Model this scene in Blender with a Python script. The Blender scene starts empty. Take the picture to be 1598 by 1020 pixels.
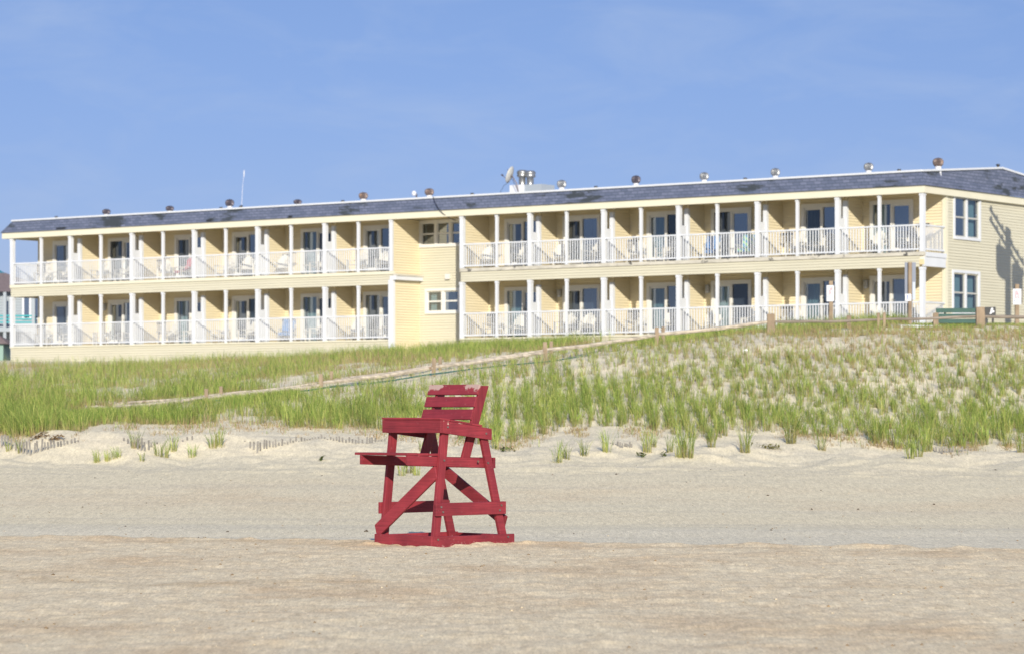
import bpy, math, random
import numpy as np
from mathutils import Vector, Matrix
random.seed(7); rng = np.random.default_rng(7)
R = math.radians
S = bpy.context.scene
COL = S.collection
F = 4600.0; CX = 799.0; HY = 645.0; CAMH = 1.6
# ---------------------------------------------------------------- camera, sky, sun
cam = bpy.data.cameras.new('camera'); camo = bpy.data.objects.new('camera', cam); COL.objects.link(camo)
camo.location = (0, 0, CAMH); camo.rotation_euler = (R(90), 0, 0)
cam.sensor_width = 36; cam.lens = 36 * F / 1598; cam.shift_y = (HY - 510) / 1598
cam.clip_start = 0.5; cam.clip_end = 3000
cam.dof.use_dof = True; cam.dof.focus_distance = 36; cam.dof.aperture_fstop = 3.4
S.camera = camo
SUN_AZ, SUN_EL = 4.8, 21.0           # degrees right of straight-behind the camera / above the horizon
w = bpy.data.worlds.new('World'); S.world = w; w.use_nodes = True
wn = w.node_tree; wn.nodes.clear()
out = wn.nodes.new('ShaderNodeOutputWorld'); bg = wn.nodes.new('ShaderNodeBackground')
sky = wn.nodes.new('ShaderNodeTexSky'); sky.sky_type = 'NISHITA'; sky.sun_disc = False
sky.sun_elevation = R(SUN_EL); sky.sun_rotation = R(180 - SUN_AZ)
sky.air_density = 1.0; sky.dust_density = 0.0; sky.ozone_density = 6.0
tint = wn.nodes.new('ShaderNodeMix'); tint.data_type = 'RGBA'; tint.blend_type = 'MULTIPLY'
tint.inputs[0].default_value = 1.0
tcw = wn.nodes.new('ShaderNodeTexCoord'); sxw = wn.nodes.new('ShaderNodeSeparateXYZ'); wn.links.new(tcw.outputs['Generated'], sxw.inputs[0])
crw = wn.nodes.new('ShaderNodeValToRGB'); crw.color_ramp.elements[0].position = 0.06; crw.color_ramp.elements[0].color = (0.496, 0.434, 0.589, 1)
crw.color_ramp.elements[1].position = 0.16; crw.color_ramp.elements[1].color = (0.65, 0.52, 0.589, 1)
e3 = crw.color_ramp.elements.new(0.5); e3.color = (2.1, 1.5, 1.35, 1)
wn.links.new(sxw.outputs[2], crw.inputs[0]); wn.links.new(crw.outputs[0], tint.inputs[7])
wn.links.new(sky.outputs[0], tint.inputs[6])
# faint high cloud wisps
geo = wn.nodes.new('ShaderNodeTexCoord'); mp = wn.nodes.new('ShaderNodeMapping'); mp.inputs['Scale'].default_value = (7, 7, 22)
nz = wn.nodes.new('ShaderNodeTexNoise'); nz.inputs['Scale'].default_value = 2.2; nz.inputs['Detail'].default_value = 7; nz.inputs['Roughness'].default_value = 0.6
nz.inputs['Distortion'].default_value = 0.5
wn.links.new(geo.outputs['Generated'], mp.inputs[0]); wn.links.new(mp.outputs[0], nz.inputs['Vector'])
mr = wn.nodes.new('ShaderNodeMapRange'); mr.inputs[1].default_value = 0.45; mr.inputs[2].default_value = 0.75; mr.inputs[3].default_value = 0; mr.inputs[4].default_value = 0.42
wn.links.new(nz.outputs[0], mr.inputs[0])
cm = wn.nodes.new('ShaderNodeMix'); cm.data_type = 'RGBA'; cm.inputs[7].default_value = (2.85, 3.65, 5.3, 1)
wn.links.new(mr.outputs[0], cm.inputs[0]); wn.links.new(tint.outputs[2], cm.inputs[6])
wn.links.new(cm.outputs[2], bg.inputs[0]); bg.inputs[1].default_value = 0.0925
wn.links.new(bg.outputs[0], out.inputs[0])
sl = bpy.data.lights.new('sun', 'SUN'); sl.energy = 3.8; sl.angle = R(0.5); sl.color = (1, 0.91, 0.75)
so = bpy.data.objects.new('sun', sl); COL.objects.link(so)
sd = Vector((math.sin(R(SUN_AZ)) * math.cos(R(SUN_EL)), -math.cos(R(SUN_AZ)) * math.cos(R(SUN_EL)), math.sin(R(SUN_EL))))
so.rotation_euler = sd.to_track_quat('Z', 'Y').to_euler(); so.location = (0, -20, 60)
S.view_settings.view_transform = 'Standard'; S.view_settings.look = 'None'; S.view_settings.exposure = 0.68; S.view_settings.gamma = 1
S.cycles.max_bounces = 8; S.cycles.diffuse_bounces = 5; S.cycles.transparent_max_bounces = 16

# ---------------------------------------------------------------- helpers
def PX(px, py, Z):
    return Vector(((px - CX) / F * Z, Z, CAMH + (HY - py) / F * Z))
class MB:
    def __init__(s): s.v = []; s.f = []
    def quad(s, a, b, c, d):
        n = len(s.v); s.v += [tuple(a), tuple(b), tuple(c), tuple(d)]; s.f.append((n, n+1, n+2, n+3))
    def poly(s, pts):
        n = len(s.v); s.v += [tuple(p) for p in pts]; s.f.append(tuple(range(n, n+len(pts))))
    def hexa(s, p):      # 8 points: bottom 4 ccw, top 4 ccw
        n = len(s.v); s.v += [tuple(q) for q in p]
        for f in ((3,2,1,0),(4,5,6,7),(0,1,5,4),(1,2,6,5),(2,3,7,6),(3,0,4,7)): s.f.append(tuple(n+i for i in f))
    def box(s, x0, x1, y0, y1, z0, z1):
        s.hexa([(x0,y0,z0),(x1,y0,z0),(x1,y1,z0),(x0,y1,z0),(x0,y0,z1),(x1,y0,z1),(x1,y1,z1),(x0,y1,z1)])
    def beam(s, a, b, wv, hv):     # bar from a to b; wv, hv = full width and height vectors
        a = Vector(a); b = Vector(b); wv = Vector(wv)/2; hv = Vector(hv)/2
        s.hexa([a-wv-hv, b-wv-hv, b+wv-hv, a+wv-hv, a-wv+hv, b-wv+hv, b+wv+hv, a+wv+hv])
    def tube(s, pts, r, n=8, cap=True):
        pts = [Vector(p) for p in pts]; rs = r if isinstance(r, (list, tuple)) else [r]*len(pts)
        base = len(s.v)
        for i, p in enumerate(pts):
            d = (pts[min(i+1, len(pts)-1)] - pts[max(i-1, 0)]).normalized()
            u = d.cross(Vector((0,0,1)))
            if u.length < 1e-3: u = Vector((1,0,0))
            u.normalize(); v = d.cross(u)
            for k in range(n):
                a = 2*math.pi*k/n; s.v.append(tuple(p + (u*math.cos(a)+v*math.sin(a))*rs[i]))
        for i in range(len(pts)-1):
            for k in range(n):
                a = base+i*n+k; b = base+i*n+(k+1)%n; s.f.append((a, b, b+n, a+n))
        if cap:
            s.f.append(tuple(base+k for k in range(n))[::-1]); s.f.append(tuple(base+(len(pts)-1)*n+k for k in range(n)))
    def lathe(s, c, prof, n=16):   # prof [(r,z)]
        base = len(s.v); c = Vector(c)
        for r, z in prof:
            for k in range(n):
                a = 2*math.pi*k/n; s.v.append((c.x+r*math.cos(a), c.y+r*math.sin(a), c.z+z))
        for i in range(len(prof)-1):
            for k in range(n):
                a = base+i*n+k; b = base+i*n+(k+1)%n; s.f.append((a, b, b+n, a+n))
        s.f.append(tuple(base+k for k in range(n))[::-1]); s.f.append(tuple(base+(len(prof)-1)*n+k for k in range(n)))
    def build(s, name, mat, parent=None, loc=None, bevel=0, smooth=False):
        me = bpy.data.meshes.new(name); me.from_pydata(s.v, [], s.f); me.update()
        if mat: me.materials.append(mat)
        if smooth: me.shade_smooth()
        o = bpy.data.objects.new(name, me); COL.objects.link(o)
        if parent: o.parent = parent
        if loc is not None: o.location = loc
        if bevel:
            b = o.modifiers.new('bevel', 'BEVEL'); b.width = bevel; b.segments = 2; b.limit_method = 'ANGLE'
        return o
def tag(o, label=None, cat=None, group=None, kind=None):
    if label: o['label'] = label
    if cat: o['category'] = cat
    if group: o['group'] = group
    if kind: o['kind'] = kind
    return o
def empty(name, loc, rz=0):
    o = bpy.data.objects.new(name, None); COL.objects.link(o); o.location = loc; o.rotation_euler = (0, 0, rz); o.empty_display_size = 0.2
    return o
KIDS = {}
def copy_tree(o, parent=None):
    c = o.copy(); COL.objects.link(c); c.parent = parent
    for ch in [x for x in list(S.objects) if x.parent == o]: copy_tree(ch, c)
    return c
ORD = ['first','second','third','fourth','fifth','sixth','seventh','eighth','ninth','tenth','eleventh','twelfth','thirteenth','fourteenth','fifteenth',
 'sixteenth','seventeenth','eighteenth','nineteenth','twentieth']
def ordn(i):
    if i < 20: return ORD[i]
    tens = {2:'twenty',3:'thirty',4:'forty',5:'fifty'}; n = i+1
    t, u = divmod(n, 10)
    return (tens[t]+'-'+ORD[u-1]) if u else {3:'thirtieth',4:'fortieth',5:'fiftieth'}[t]

# ---------------------------------------------------------------- materials
def mat(name, col, rough=0.6, spec=0.5, metal=0.0, noise=None, bump=None, wear=None, coord='Object'):
    """noise=(scale, amount[, stretch]) varies the colour; bump=(scale, strength, dist); wear=(colour, scale, threshold)"""
    m = bpy.data.materials.new(name); m.use_nodes = True; nt = m.node_tree; b = nt.nodes['Principled BSDF']
    b.inputs['Roughness'].default_value = rough; b.inputs['Metallic'].default_value = metal; b.inputs['Specular IOR Level'].default_value = spec
    tc = nt.nodes.new('ShaderNodeTexCoord'); src = tc.outputs[coord]
    c = None
    if noise:
        mpn = nt.nodes.new('ShaderNodeMapping'); mpn.inputs['Scale'].default_value = noise[2] if len(noise) > 2 else (1,1,1); nt.links.new(src, mpn.inputs[0])
        n = nt.nodes.new('ShaderNodeTexNoise'); n.inputs['Scale'].default_value = noise[0]; n.inputs['Detail'].default_value = 5
        nt.links.new(mpn.outputs[0], n.inputs['Vector'])
        r = nt.nodes.new('ShaderNodeMapRange'); r.inputs[1].default_value = 0.25; r.inputs[2].default_value = 0.75; r.inputs[3].default_value = 1-noise[1]; r.inputs[4].default_value = 1+noise[1]
        nt.links.new(n.outputs[0], r.inputs[0])
        mx = nt.nodes.new('ShaderNodeMix'); mx.data_type = 'RGBA'; mx.blend_type = 'MULTIPLY'; mx.inputs[0].default_value = 1; mx.inputs[6].default_value = (*col, 1)
        nt.links.new(r.outputs[0], mx.inputs[7]); c = mx.outputs[2]
    if wear:
        n2 = nt.nodes.new('ShaderNodeTexNoise'); n2.inputs['Scale'].default_value = wear[1]; n2.inputs['Detail'].default_value = 6; n2.inputs['Roughness'].default_value = 0.65
        nt.links.new(src, n2.inputs['Vector'])
        r2 = nt.nodes.new('ShaderNodeMapRange'); r2.inputs[1].default_value = wear[2]; r2.inputs[2].default_value = wear[2]+0.04; nt.links.new(n2.outputs[0], r2.inputs[0])
        m2 = nt.nodes.new('ShaderNodeMix'); m2.data_type = 'RGBA'; nt.links.new(r2.outputs[0], m2.inputs[0]); m2.inputs[7].default_value = (*wear[0], 1)
        if c: nt.links.new(c, m2.inputs[6])
        else: m2.inputs[6].default_value = (*col, 1)
        c = m2.outputs[2]
    if c: nt.links.new(c, b.inputs['Base Color'])
    else: b.inputs['Base Color'].default_value = (*col, 1)
    if bump:
        n3 = nt.nodes.new('ShaderNodeTexNoise'); n3.inputs['Scale'].default_value = bump[0]; n3.inputs['Detail'].default_value = 5; nt.links.new(src, n3.inputs['Vector'])
        bp = nt.nodes.new('ShaderNodeBump'); bp.inputs['Strength'].default_value = bump[1]; bp.inputs['Distance'].default_value = bump[2]
        nt.links.new(n3.outputs[0], bp.inputs['Height']); nt.links.new(bp.outputs[0], b.inputs['Normal'])
    return m
M = {}
M['siding'] = mat('cream_siding', (0.55, 0.53, 0.425), 0.55, 0.3, noise=(1.2, 0.05, (0.4, 0.4, 2)))
M['siding_bounce'] = mat('cream_siding_bounce_warmed', (0.66, 0.59, 0.42), 0.6, 0.3, noise=(1.2, 0.05, (0.4, 0.4, 2)))  # same cream siding, warm bounced light of the recesses painted into its colour
M['ceiling'] = mat('soffit_panel', (0.66, 0.54, 0.33), 0.7, 0.2)
M['deckfloor'] = mat('pale_deck_floor', (0.68, 0.65, 0.56), 0.7, 0.2)
M['white'] = mat('white_vinyl', (0.60, 0.63, 0.68), 0.4, 0.4, noise=(2.0, 0.04))
M['trim'] = mat('cream_trim', (0.64, 0.62, 0.50), 0.5, 0.3, noise=(0.8, 0.04))
M['frame'] = mat('ivory_window_frame', (0.64, 0.64, 0.62), 0.45, 0.4)
M['deckedge'] = mat('weathered_deck_edge', (0.50, 0.48, 0.42), 0.8, 0.2, noise=(3, 0.2, (1,1,3)), wear=((0.10, 0.10, 0.10), 2.3, 0.60))
M['metal'] = mat('galvanised_metal', (0.30, 0.31, 0.32), 0.38, 0.5, 0.7, noise=(9, 0.25))
M['rust'] = mat('rusty_metal', (0.19, 0.15, 0.14), 0.55, 0.5, 0.5, noise=(12, 0.4), wear=((0.26, 0.16, 0.10), 9, 0.58))
M['darkmetal'] = mat('dark_metal', (0.10, 0.09, 0.11), 0.45, 0.5, 0.5, noise=(12, 0.35))
M['black'] = mat('black_plastic', (0.02, 0.022, 0.026), 0.5, 0.4)
M['greyplastic'] = mat('grey_plastic', (0.42, 0.42, 0.40), 0.5, 0.4)
M['acbody'] = mat('beige_metal', (0.55, 0.50, 0.40), 0.5, 0.4)
M['plasticchair'] = mat('white_resin', (0.56, 0.55, 0.50), 0.4, 0.4)
M['room'] = mat('dim_room', (0.16, 0.16, 0.17), 0.9, 0.1)
M['screen'] = mat('insect_screen', (0.045, 0.05, 0.06), 0.8, 0.2)
M['curtain'] = mat('pale_curtain', (0.52, 0.60, 0.58), 0.9, 0.1)
M['curtainteal'] = mat('pale_teal_curtain', (0.34, 0.44, 0.46), 0.9, 0.1)
M['wood'] = mat('weathered_timber', (0.27, 0.21, 0.15), 0.85, 0.2, noise=(5, 0.28, (1, 1, 0.5)), bump=(25, 0.5, 0.01))
M['woodgrey'] = mat('grey_weathered_timber', (0.42, 0.37, 0.30), 0.85, 0.2, noise=(4, 0.5, (0.4, 3, 3)), wear=((0.22, 0.15, 0.10), 1.6, 0.62), bump=(20, 0.5, 0.01))
M['raildark'] = mat('dark_weathered_timber', (0.22, 0.19, 0.16), 0.85, 0.2, noise=(4, 0.35, (0.4, 3, 3)), bump=(20, 0.5, 0.01))
M['slat'] = mat('silvered_lath', (0.19, 0.18, 0.165), 0.9, 0.2, noise=(6, 0.35))
M['rope'] = mat('green_rope', (0.03, 0.11, 0.10), 0.8, 0.2)
M['green'] = mat('green_paint', (0.008, 0.065, 0.052), 0.5, 0.4, noise=(5, 0.2))
M['signwhite'] = mat('white_sign_face', (0.58, 0.60, 0.65), 0.4, 0.4)
M['signred'] = mat('red_print', (0.50, 0.05, 0.09), 0.5, 0.3)
M['signblue'] = mat('blue_print', (0.05, 0.10, 0.35), 0.5, 0.3)
M['signback'] = mat('bare_aluminium', (0.12, 0.14, 0.19), 0.45, 0.5, 0.3)
M['signsilver'] = mat('pale_aluminium', (0.28, 0.32, 0.40), 0.45, 0.5, 0.3)
M['turq'] = mat('turquoise_roofing', (0.02, 0.28, 0.32), 0.5, 0.3)
M['brownroof'] = mat('brown_shingle', (0.20, 0.16, 0.16), 0.9, 0.1, noise=(8, 0.3))
M['bluewall'] = mat('blue_grey_siding', (0.26, 0.34, 0.42), 0.7, 0.2, noise=(1, 0.08, (1, 1, 12)))
M['palewall'] = mat('pale_blue_siding', (0.30, 0.34, 0.38), 0.7, 0.2)
M['pale_green'] = mat('pale_green_siding', (0.22, 0.33, 0.30), 0.7, 0.2)
M['towelblue'] = mat('blue_towel', (0.05, 0.15, 0.36), 0.95, 0.1, noise=(9, 0.5))
M['towelred'] = mat('red_towel', (0.40, 0.06, 0.10), 0.95, 0.1)
M['paper'] = mat('white_paper', (0.8, 0.8, 0.8), 0.8, 0.2)
def towel_striped():
    m = mat('striped_towel', (0.1, 0.5, 0.5), 0.95, 0.1); nt = m.node_tree; b = nt.nodes['Principled BSDF']
    tc = nt.nodes.new('ShaderNodeTexCoord'); wv = nt.nodes.new('ShaderNodeTexWave'); wv.inputs['Scale'].default_value = 2.2; wv.inputs['Distortion'].default_value = 2; wv.bands_direction = 'DIAGONAL'
    cr = nt.nodes.new('ShaderNodeValToRGB'); e = cr.color_ramp.elements
    e[0].color = (0.05, 0.17, 0.40, 1); e[1].color = (0.32, 0.48, 0.18, 1); x = e.new(0.5); x.color = (0.10, 0.36, 0.38, 1)
    nt.links.new(tc.outputs['Object'], wv.inputs[0]); nt.links.new(wv.outputs[0], cr.inputs[0]); nt.links.new(cr.outputs[0], b.inputs['Base Color']); return m
M['towelgreen'] = towel_striped()
def glass(name, tintc, refl, alpha):
    m = bpy.data.materials.new(name); m.use_nodes = True; nt = m.node_tree; nt.nodes.clear()
    o = nt.nodes.new('ShaderNodeOutputMaterial'); t = nt.nodes.new('ShaderNodeBsdfTransparent'); t.inputs[0].default_value = (*tintc, 1)
    g = nt.nodes.new('ShaderNodeBsdfGlossy'); g.inputs['Roughness'].default_value = 0.03; g.inputs[0].default_value = (0.85, 0.92, 1, 1)
    d = nt.nodes.new('ShaderNodeBsdfDiffuse'); d.inputs[0].default_value = (0.05, 0.07, 0.10, 1)
    m1 = nt.nodes.new('ShaderNodeMixShader'); m1.inputs[0].default_value = alpha; nt.links.new(t.outputs[0], m1.inputs[1]); nt.links.new(d.outputs[0], m1.inputs[2])
    m2 = nt.nodes.new('ShaderNodeMixShader'); m2.inputs[0].default_value = refl; nt.links.new(m1.outputs[0], m2.inputs[1]); nt.links.new(g.outputs[0], m2.inputs[2])
    nt.links.new(m2.outputs[0], o.inputs[0]); return m
M['glass'] = glass('window_glass', (0.52, 0.63, 0.68), 0.20, 0.12)
M['glassblue'] = glass('reflective_window_glass', (0.3, 0.38, 0.5), 0.32, 0.6)
M['glassscreen'] = glass('screened_window_glass', (0.35, 0.38, 0.42), 0.10, 0.45)

def red_mat(gr=(2.5, 2.5, 70)):
    m = mat('red_painted_wood', (0.42, 0.028, 0.045), 0.5, 0.35); nt = m.node_tree; b = nt.nodes['Principled BSDF']
    tc = nt.nodes.new('ShaderNodeTexCoord')
    n = nt.nodes.new('ShaderNodeTexNoise'); n.inputs['Scale'].default_value = 3; n.inputs['Detail'].default_value = 8; nt.links.new(tc.outputs['Object'], n.inputs['Vector'])
    cr = nt.nodes.new('ShaderNodeValToRGB'); e = cr.color_ramp.elements; e[0].position = 0.3; e[0].color = (0.175, 0.021, 0.031, 1); e[1].position = 0.72; e[1].color = (0.28, 0.034, 0.045, 1)
    nt.links.new(n.outputs[0], cr.inputs[0])
    n2 = nt.nodes.new('ShaderNodeTexNoise'); n2.inputs['Scale'].default_value = 26; n2.inputs['Detail'].default_value = 6; n2.inputs['Roughness'].default_value = .7; nt.links.new(tc.outputs['Object'], n2.inputs['Vector'])
    r = nt.nodes.new('ShaderNodeMapRange'); r.inputs[1].default_value = 0.63; r.inputs[2].default_value = 0.70; r.inputs[4].default_value = 0.55; nt.links.new(n2.outputs[0], r.inputs[0])
    mx = nt.nodes.new('ShaderNodeMix'); mx.data_type = 'RGBA'; mx.inputs[7].default_value = (0.42, 0.17, 0.17, 1); nt.links.new(r.outputs[0], mx.inputs[0]); nt.links.new(cr.outputs[0], mx.inputs[6])
    oi = nt.nodes.new('ShaderNodeObjectInfo'); ro = nt.nodes.new('ShaderNodeMapRange'); ro.inputs[3].default_value = 0.80; ro.inputs[4].default_value = 1.12; nt.links.new(oi.outputs['Random'], ro.inputs[0])
    mg = nt.nodes.new('ShaderNodeMapping'); mg.inputs['Scale'].default_value = gr; nt.links.new(tc.outputs['Object'], mg.inputs[0])
    ng = nt.nodes.new('ShaderNodeTexNoise'); ng.inputs['Scale'].default_value = 1; ng.inputs['Detail'].default_value = 6; nt.links.new(mg.outputs[0], ng.inputs['Vector'])
    rg = nt.nodes.new('ShaderNodeMapRange'); rg.inputs[1].default_value = 0.3; rg.inputs[2].default_value = 0.7; rg.inputs[3].default_value = 0.78; rg.inputs[4].default_value = 1.18; nt.links.new(ng.outputs[0], rg.inputs[0])
    mm = nt.nodes.new('ShaderNodeMath'); mm.operation = 'MULTIPLY'; nt.links.new(ro.outputs[0], mm.inputs[0]); nt.links.new(rg.outputs[0], mm.inputs[1])
    mv = nt.nodes.new('ShaderNodeMix'); mv.data_type = 'RGBA'; mv.blend_type = 'MULTIPLY'; mv.inputs[0].default_value = 1; nt.links.new(mx.outputs[2], mv.inputs[6]); nt.links.new(mm.outputs[0], mv.inputs[7])
    nt.links.new(mv.outputs[2], b.inputs['Base Color'])
    mpn = nt.nodes.new('ShaderNodeMapping'); mpn.inputs['Scale'].default_value = gr; nt.links.new(tc.outputs['Object'], mpn.inputs[0])
    n3 = nt.nodes.new('ShaderNodeTexNoise'); n3.inputs['Scale'].default_value = 1; n3.inputs['Detail'].default_value = 5; nt.links.new(mpn.outputs[0], n3.inputs['Vector'])
    bp = nt.nodes.new('ShaderNodeBump'); bp.inputs['Strength'].default_value = 0.35; bp.inputs['Distance'].default_value = 0.006
    nt.links.new(n3.outputs[0], bp.inputs['Height']); nt.links.new(bp.outputs[0], b.inputs['Normal']); return m
M['red'] = red_mat(); M['redleg'] = red_mat((40, 40, 2.5))
def red_worn(name, zlo, zhi, thr, scale=9, col=(0.70, 0.62, 0.52), ends=False):
    """red paint flaked to bare wood between two heights of the board (object z)"""
    m = red_mat(); m.name = name; nt = m.node_tree; b = nt.nodes['Principled BSDF']
    old = b.inputs['Base Color'].links[0].from_socket
    tc = nt.nodes.new('ShaderNodeTexCoord'); n = nt.nodes.new('ShaderNodeTexNoise'); n.inputs['Scale'].default_value = scale; n.inputs['Detail'].default_value = 9; n.inputs['Roughness'].default_value = .7
    nt.links.new(tc.outputs['Object'], n.inputs['Vector'])
    sx = nt.nodes.new('ShaderNodeSeparateXYZ'); nt.links.new(tc.outputs['Object'], sx.inputs[0])
    r = nt.nodes.new('ShaderNodeMapRange'); r.inputs[1].default_value = zlo; r.inputs[2].default_value = zhi; r.inputs[3].default_value = -0.25; r.inputs[4].default_value = 0.06; nt.links.new(sx.outputs['Z'], r.inputs[0])
    ad = nt.nodes.new('ShaderNodeMath'); ad.operation = 'ADD'; nt.links.new(n.outputs[0], ad.inputs[0]); nt.links.new(r.outputs[0], ad.inputs[1])
    if ends:
        rt = nt.nodes.new('ShaderNodeMapRange'); rt.inputs[1].default_value = 0.050; rt.inputs[2].default_value = 0.064; rt.inputs[3].default_value = 0; rt.inputs[4].default_value = -0.12; nt.links.new(sx.outputs['Z'], rt.inputs[0])
        ad0 = nt.nodes.new('ShaderNodeMath'); ad0.operation = 'ADD'; nt.links.new(ad.outputs[0], ad0.inputs[0]); nt.links.new(rt.outputs[0], ad0.inputs[1]); ad = ad0
        ab = nt.nodes.new('ShaderNodeMath'); ab.operation = 'ABSOLUTE'; nt.links.new(sx.outputs['X'], ab.inputs[0])
        re_ = nt.nodes.new('ShaderNodeMapRange'); re_.inputs[1].default_value = 0.08; re_.inputs[2].default_value = 0.30; re_.inputs[3].default_value = -0.16; re_.inputs[4].default_value = 0.09; nt.links.new(ab.outputs[0], re_.inputs[0])
        ad2 = nt.nodes.new('ShaderNodeMath'); ad2.operation = 'ADD'; nt.links.new(ad.outputs[0], ad2.inputs[0]); nt.links.new(re_.outputs[0], ad2.inputs[1]); ad = ad2
    r2 = nt.nodes.new('ShaderNodeMapRange'); r2.inputs[1].default_value = thr; r2.inputs[2].default_value = thr+0.03; nt.links.new(ad.outputs[0], r2.inputs[0])
    mx = nt.nodes.new('ShaderNodeMix'); mx.data_type = 'RGBA'; mx.inputs[7].default_value = (*col, 1); nt.links.new(r2.outputs[0], mx.inputs[0]); nt.links.new(old, mx.inputs[6])
    nt.links.new(mx.outputs[2], b.inputs['Base Color']); return m

def shingle_mat():
    m = bpy.data.materials.new('blue_grey_shingle'); m.use_nodes = True; nt = m.node_tree; b = nt.nodes['Principled BSDF']; b.inputs['Roughness'].default_value = 0.85
    tc = nt.nodes.new('ShaderNodeTexCoord'); sx = nt.nodes.new('ShaderNodeSeparateXYZ'); nt.links.new(tc.outputs['Object'], sx.inputs[0])
    ax = nt.nodes.new('ShaderNodeMath'); ax.operation = 'ADD'; nt.links.new(sx.outputs[0], ax.inputs[0]); nt.links.new(sx.outputs[1], ax.inputs[1])
    cb = nt.nodes.new('ShaderNodeCombineXYZ'); nt.links.new(ax.outputs[0], cb.inputs[0]); nt.links.new(sx.outputs[2], cb.inputs[1])
    br = nt.nodes.new('ShaderNodeTexBrick'); br.inputs['Scale'].default_value = 1; br.inputs['Brick Width'].default_value = 0.30; br.inputs['Row Height'].default_value = 0.125
    br.inputs['Mortar Size'].default_value = 0.012; br.inputs['Color1'].default_value = (0.085, 0.105, 0.165, 1); br.inputs['Color2'].default_value = (0.135, 0.155, 0.23, 1); br.inputs['Mortar'].default_value = (0.05, 0.065, 0.10, 1)
    nt.links.new(cb.outputs[0], br.inputs['Vector'])
    mp2 = nt.nodes.new('ShaderNodeMapping'); mp2.inputs['Scale'].default_value = (0.32, 1.0, 1); nt.links.new(cb.outputs[0], mp2.inputs[0])
    n = nt.nodes.new('ShaderNodeTexNoise'); n.inputs['Scale'].default_value = 1.35; n.inputs['Detail'].default_value = 7; n.inputs['Roughness'].default_value = 0.68; nt.links.new(mp2.outputs[0], n.inputs['Vector'])
    r = nt.nodes.new('ShaderNodeMapRange'); r.inputs[1].default_value = 0.545; r.inputs[2].default_value = 0.60; r.inputs[4].default_value = 0.92; nt.links.new(n.outputs[0], r.inputs[0])
    mx = nt.nodes.new('ShaderNodeMix'); mx.data_type = 'RGBA'; mx.inputs[7].default_value = (0.028, 0.036, 0.042, 1); nt.links.new(r.outputs[0], mx.inputs[0]); nt.links.new(br.outputs[0], mx.inputs[6])
    nt.links.new(mx.outputs[2], b.inputs['Base Color'])
    bp = nt.nodes.new('ShaderNodeBump'); bp.inputs['Strength'].default_value = 0.5; bp.inputs['Distance'].default_value = 0.01; nt.links.new(br.outputs[0], bp.inputs['Height']); nt.links.new(bp.outputs[0], b.inputs['Normal'])
    return m
M['shingle'] = shingle_mat()

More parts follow.
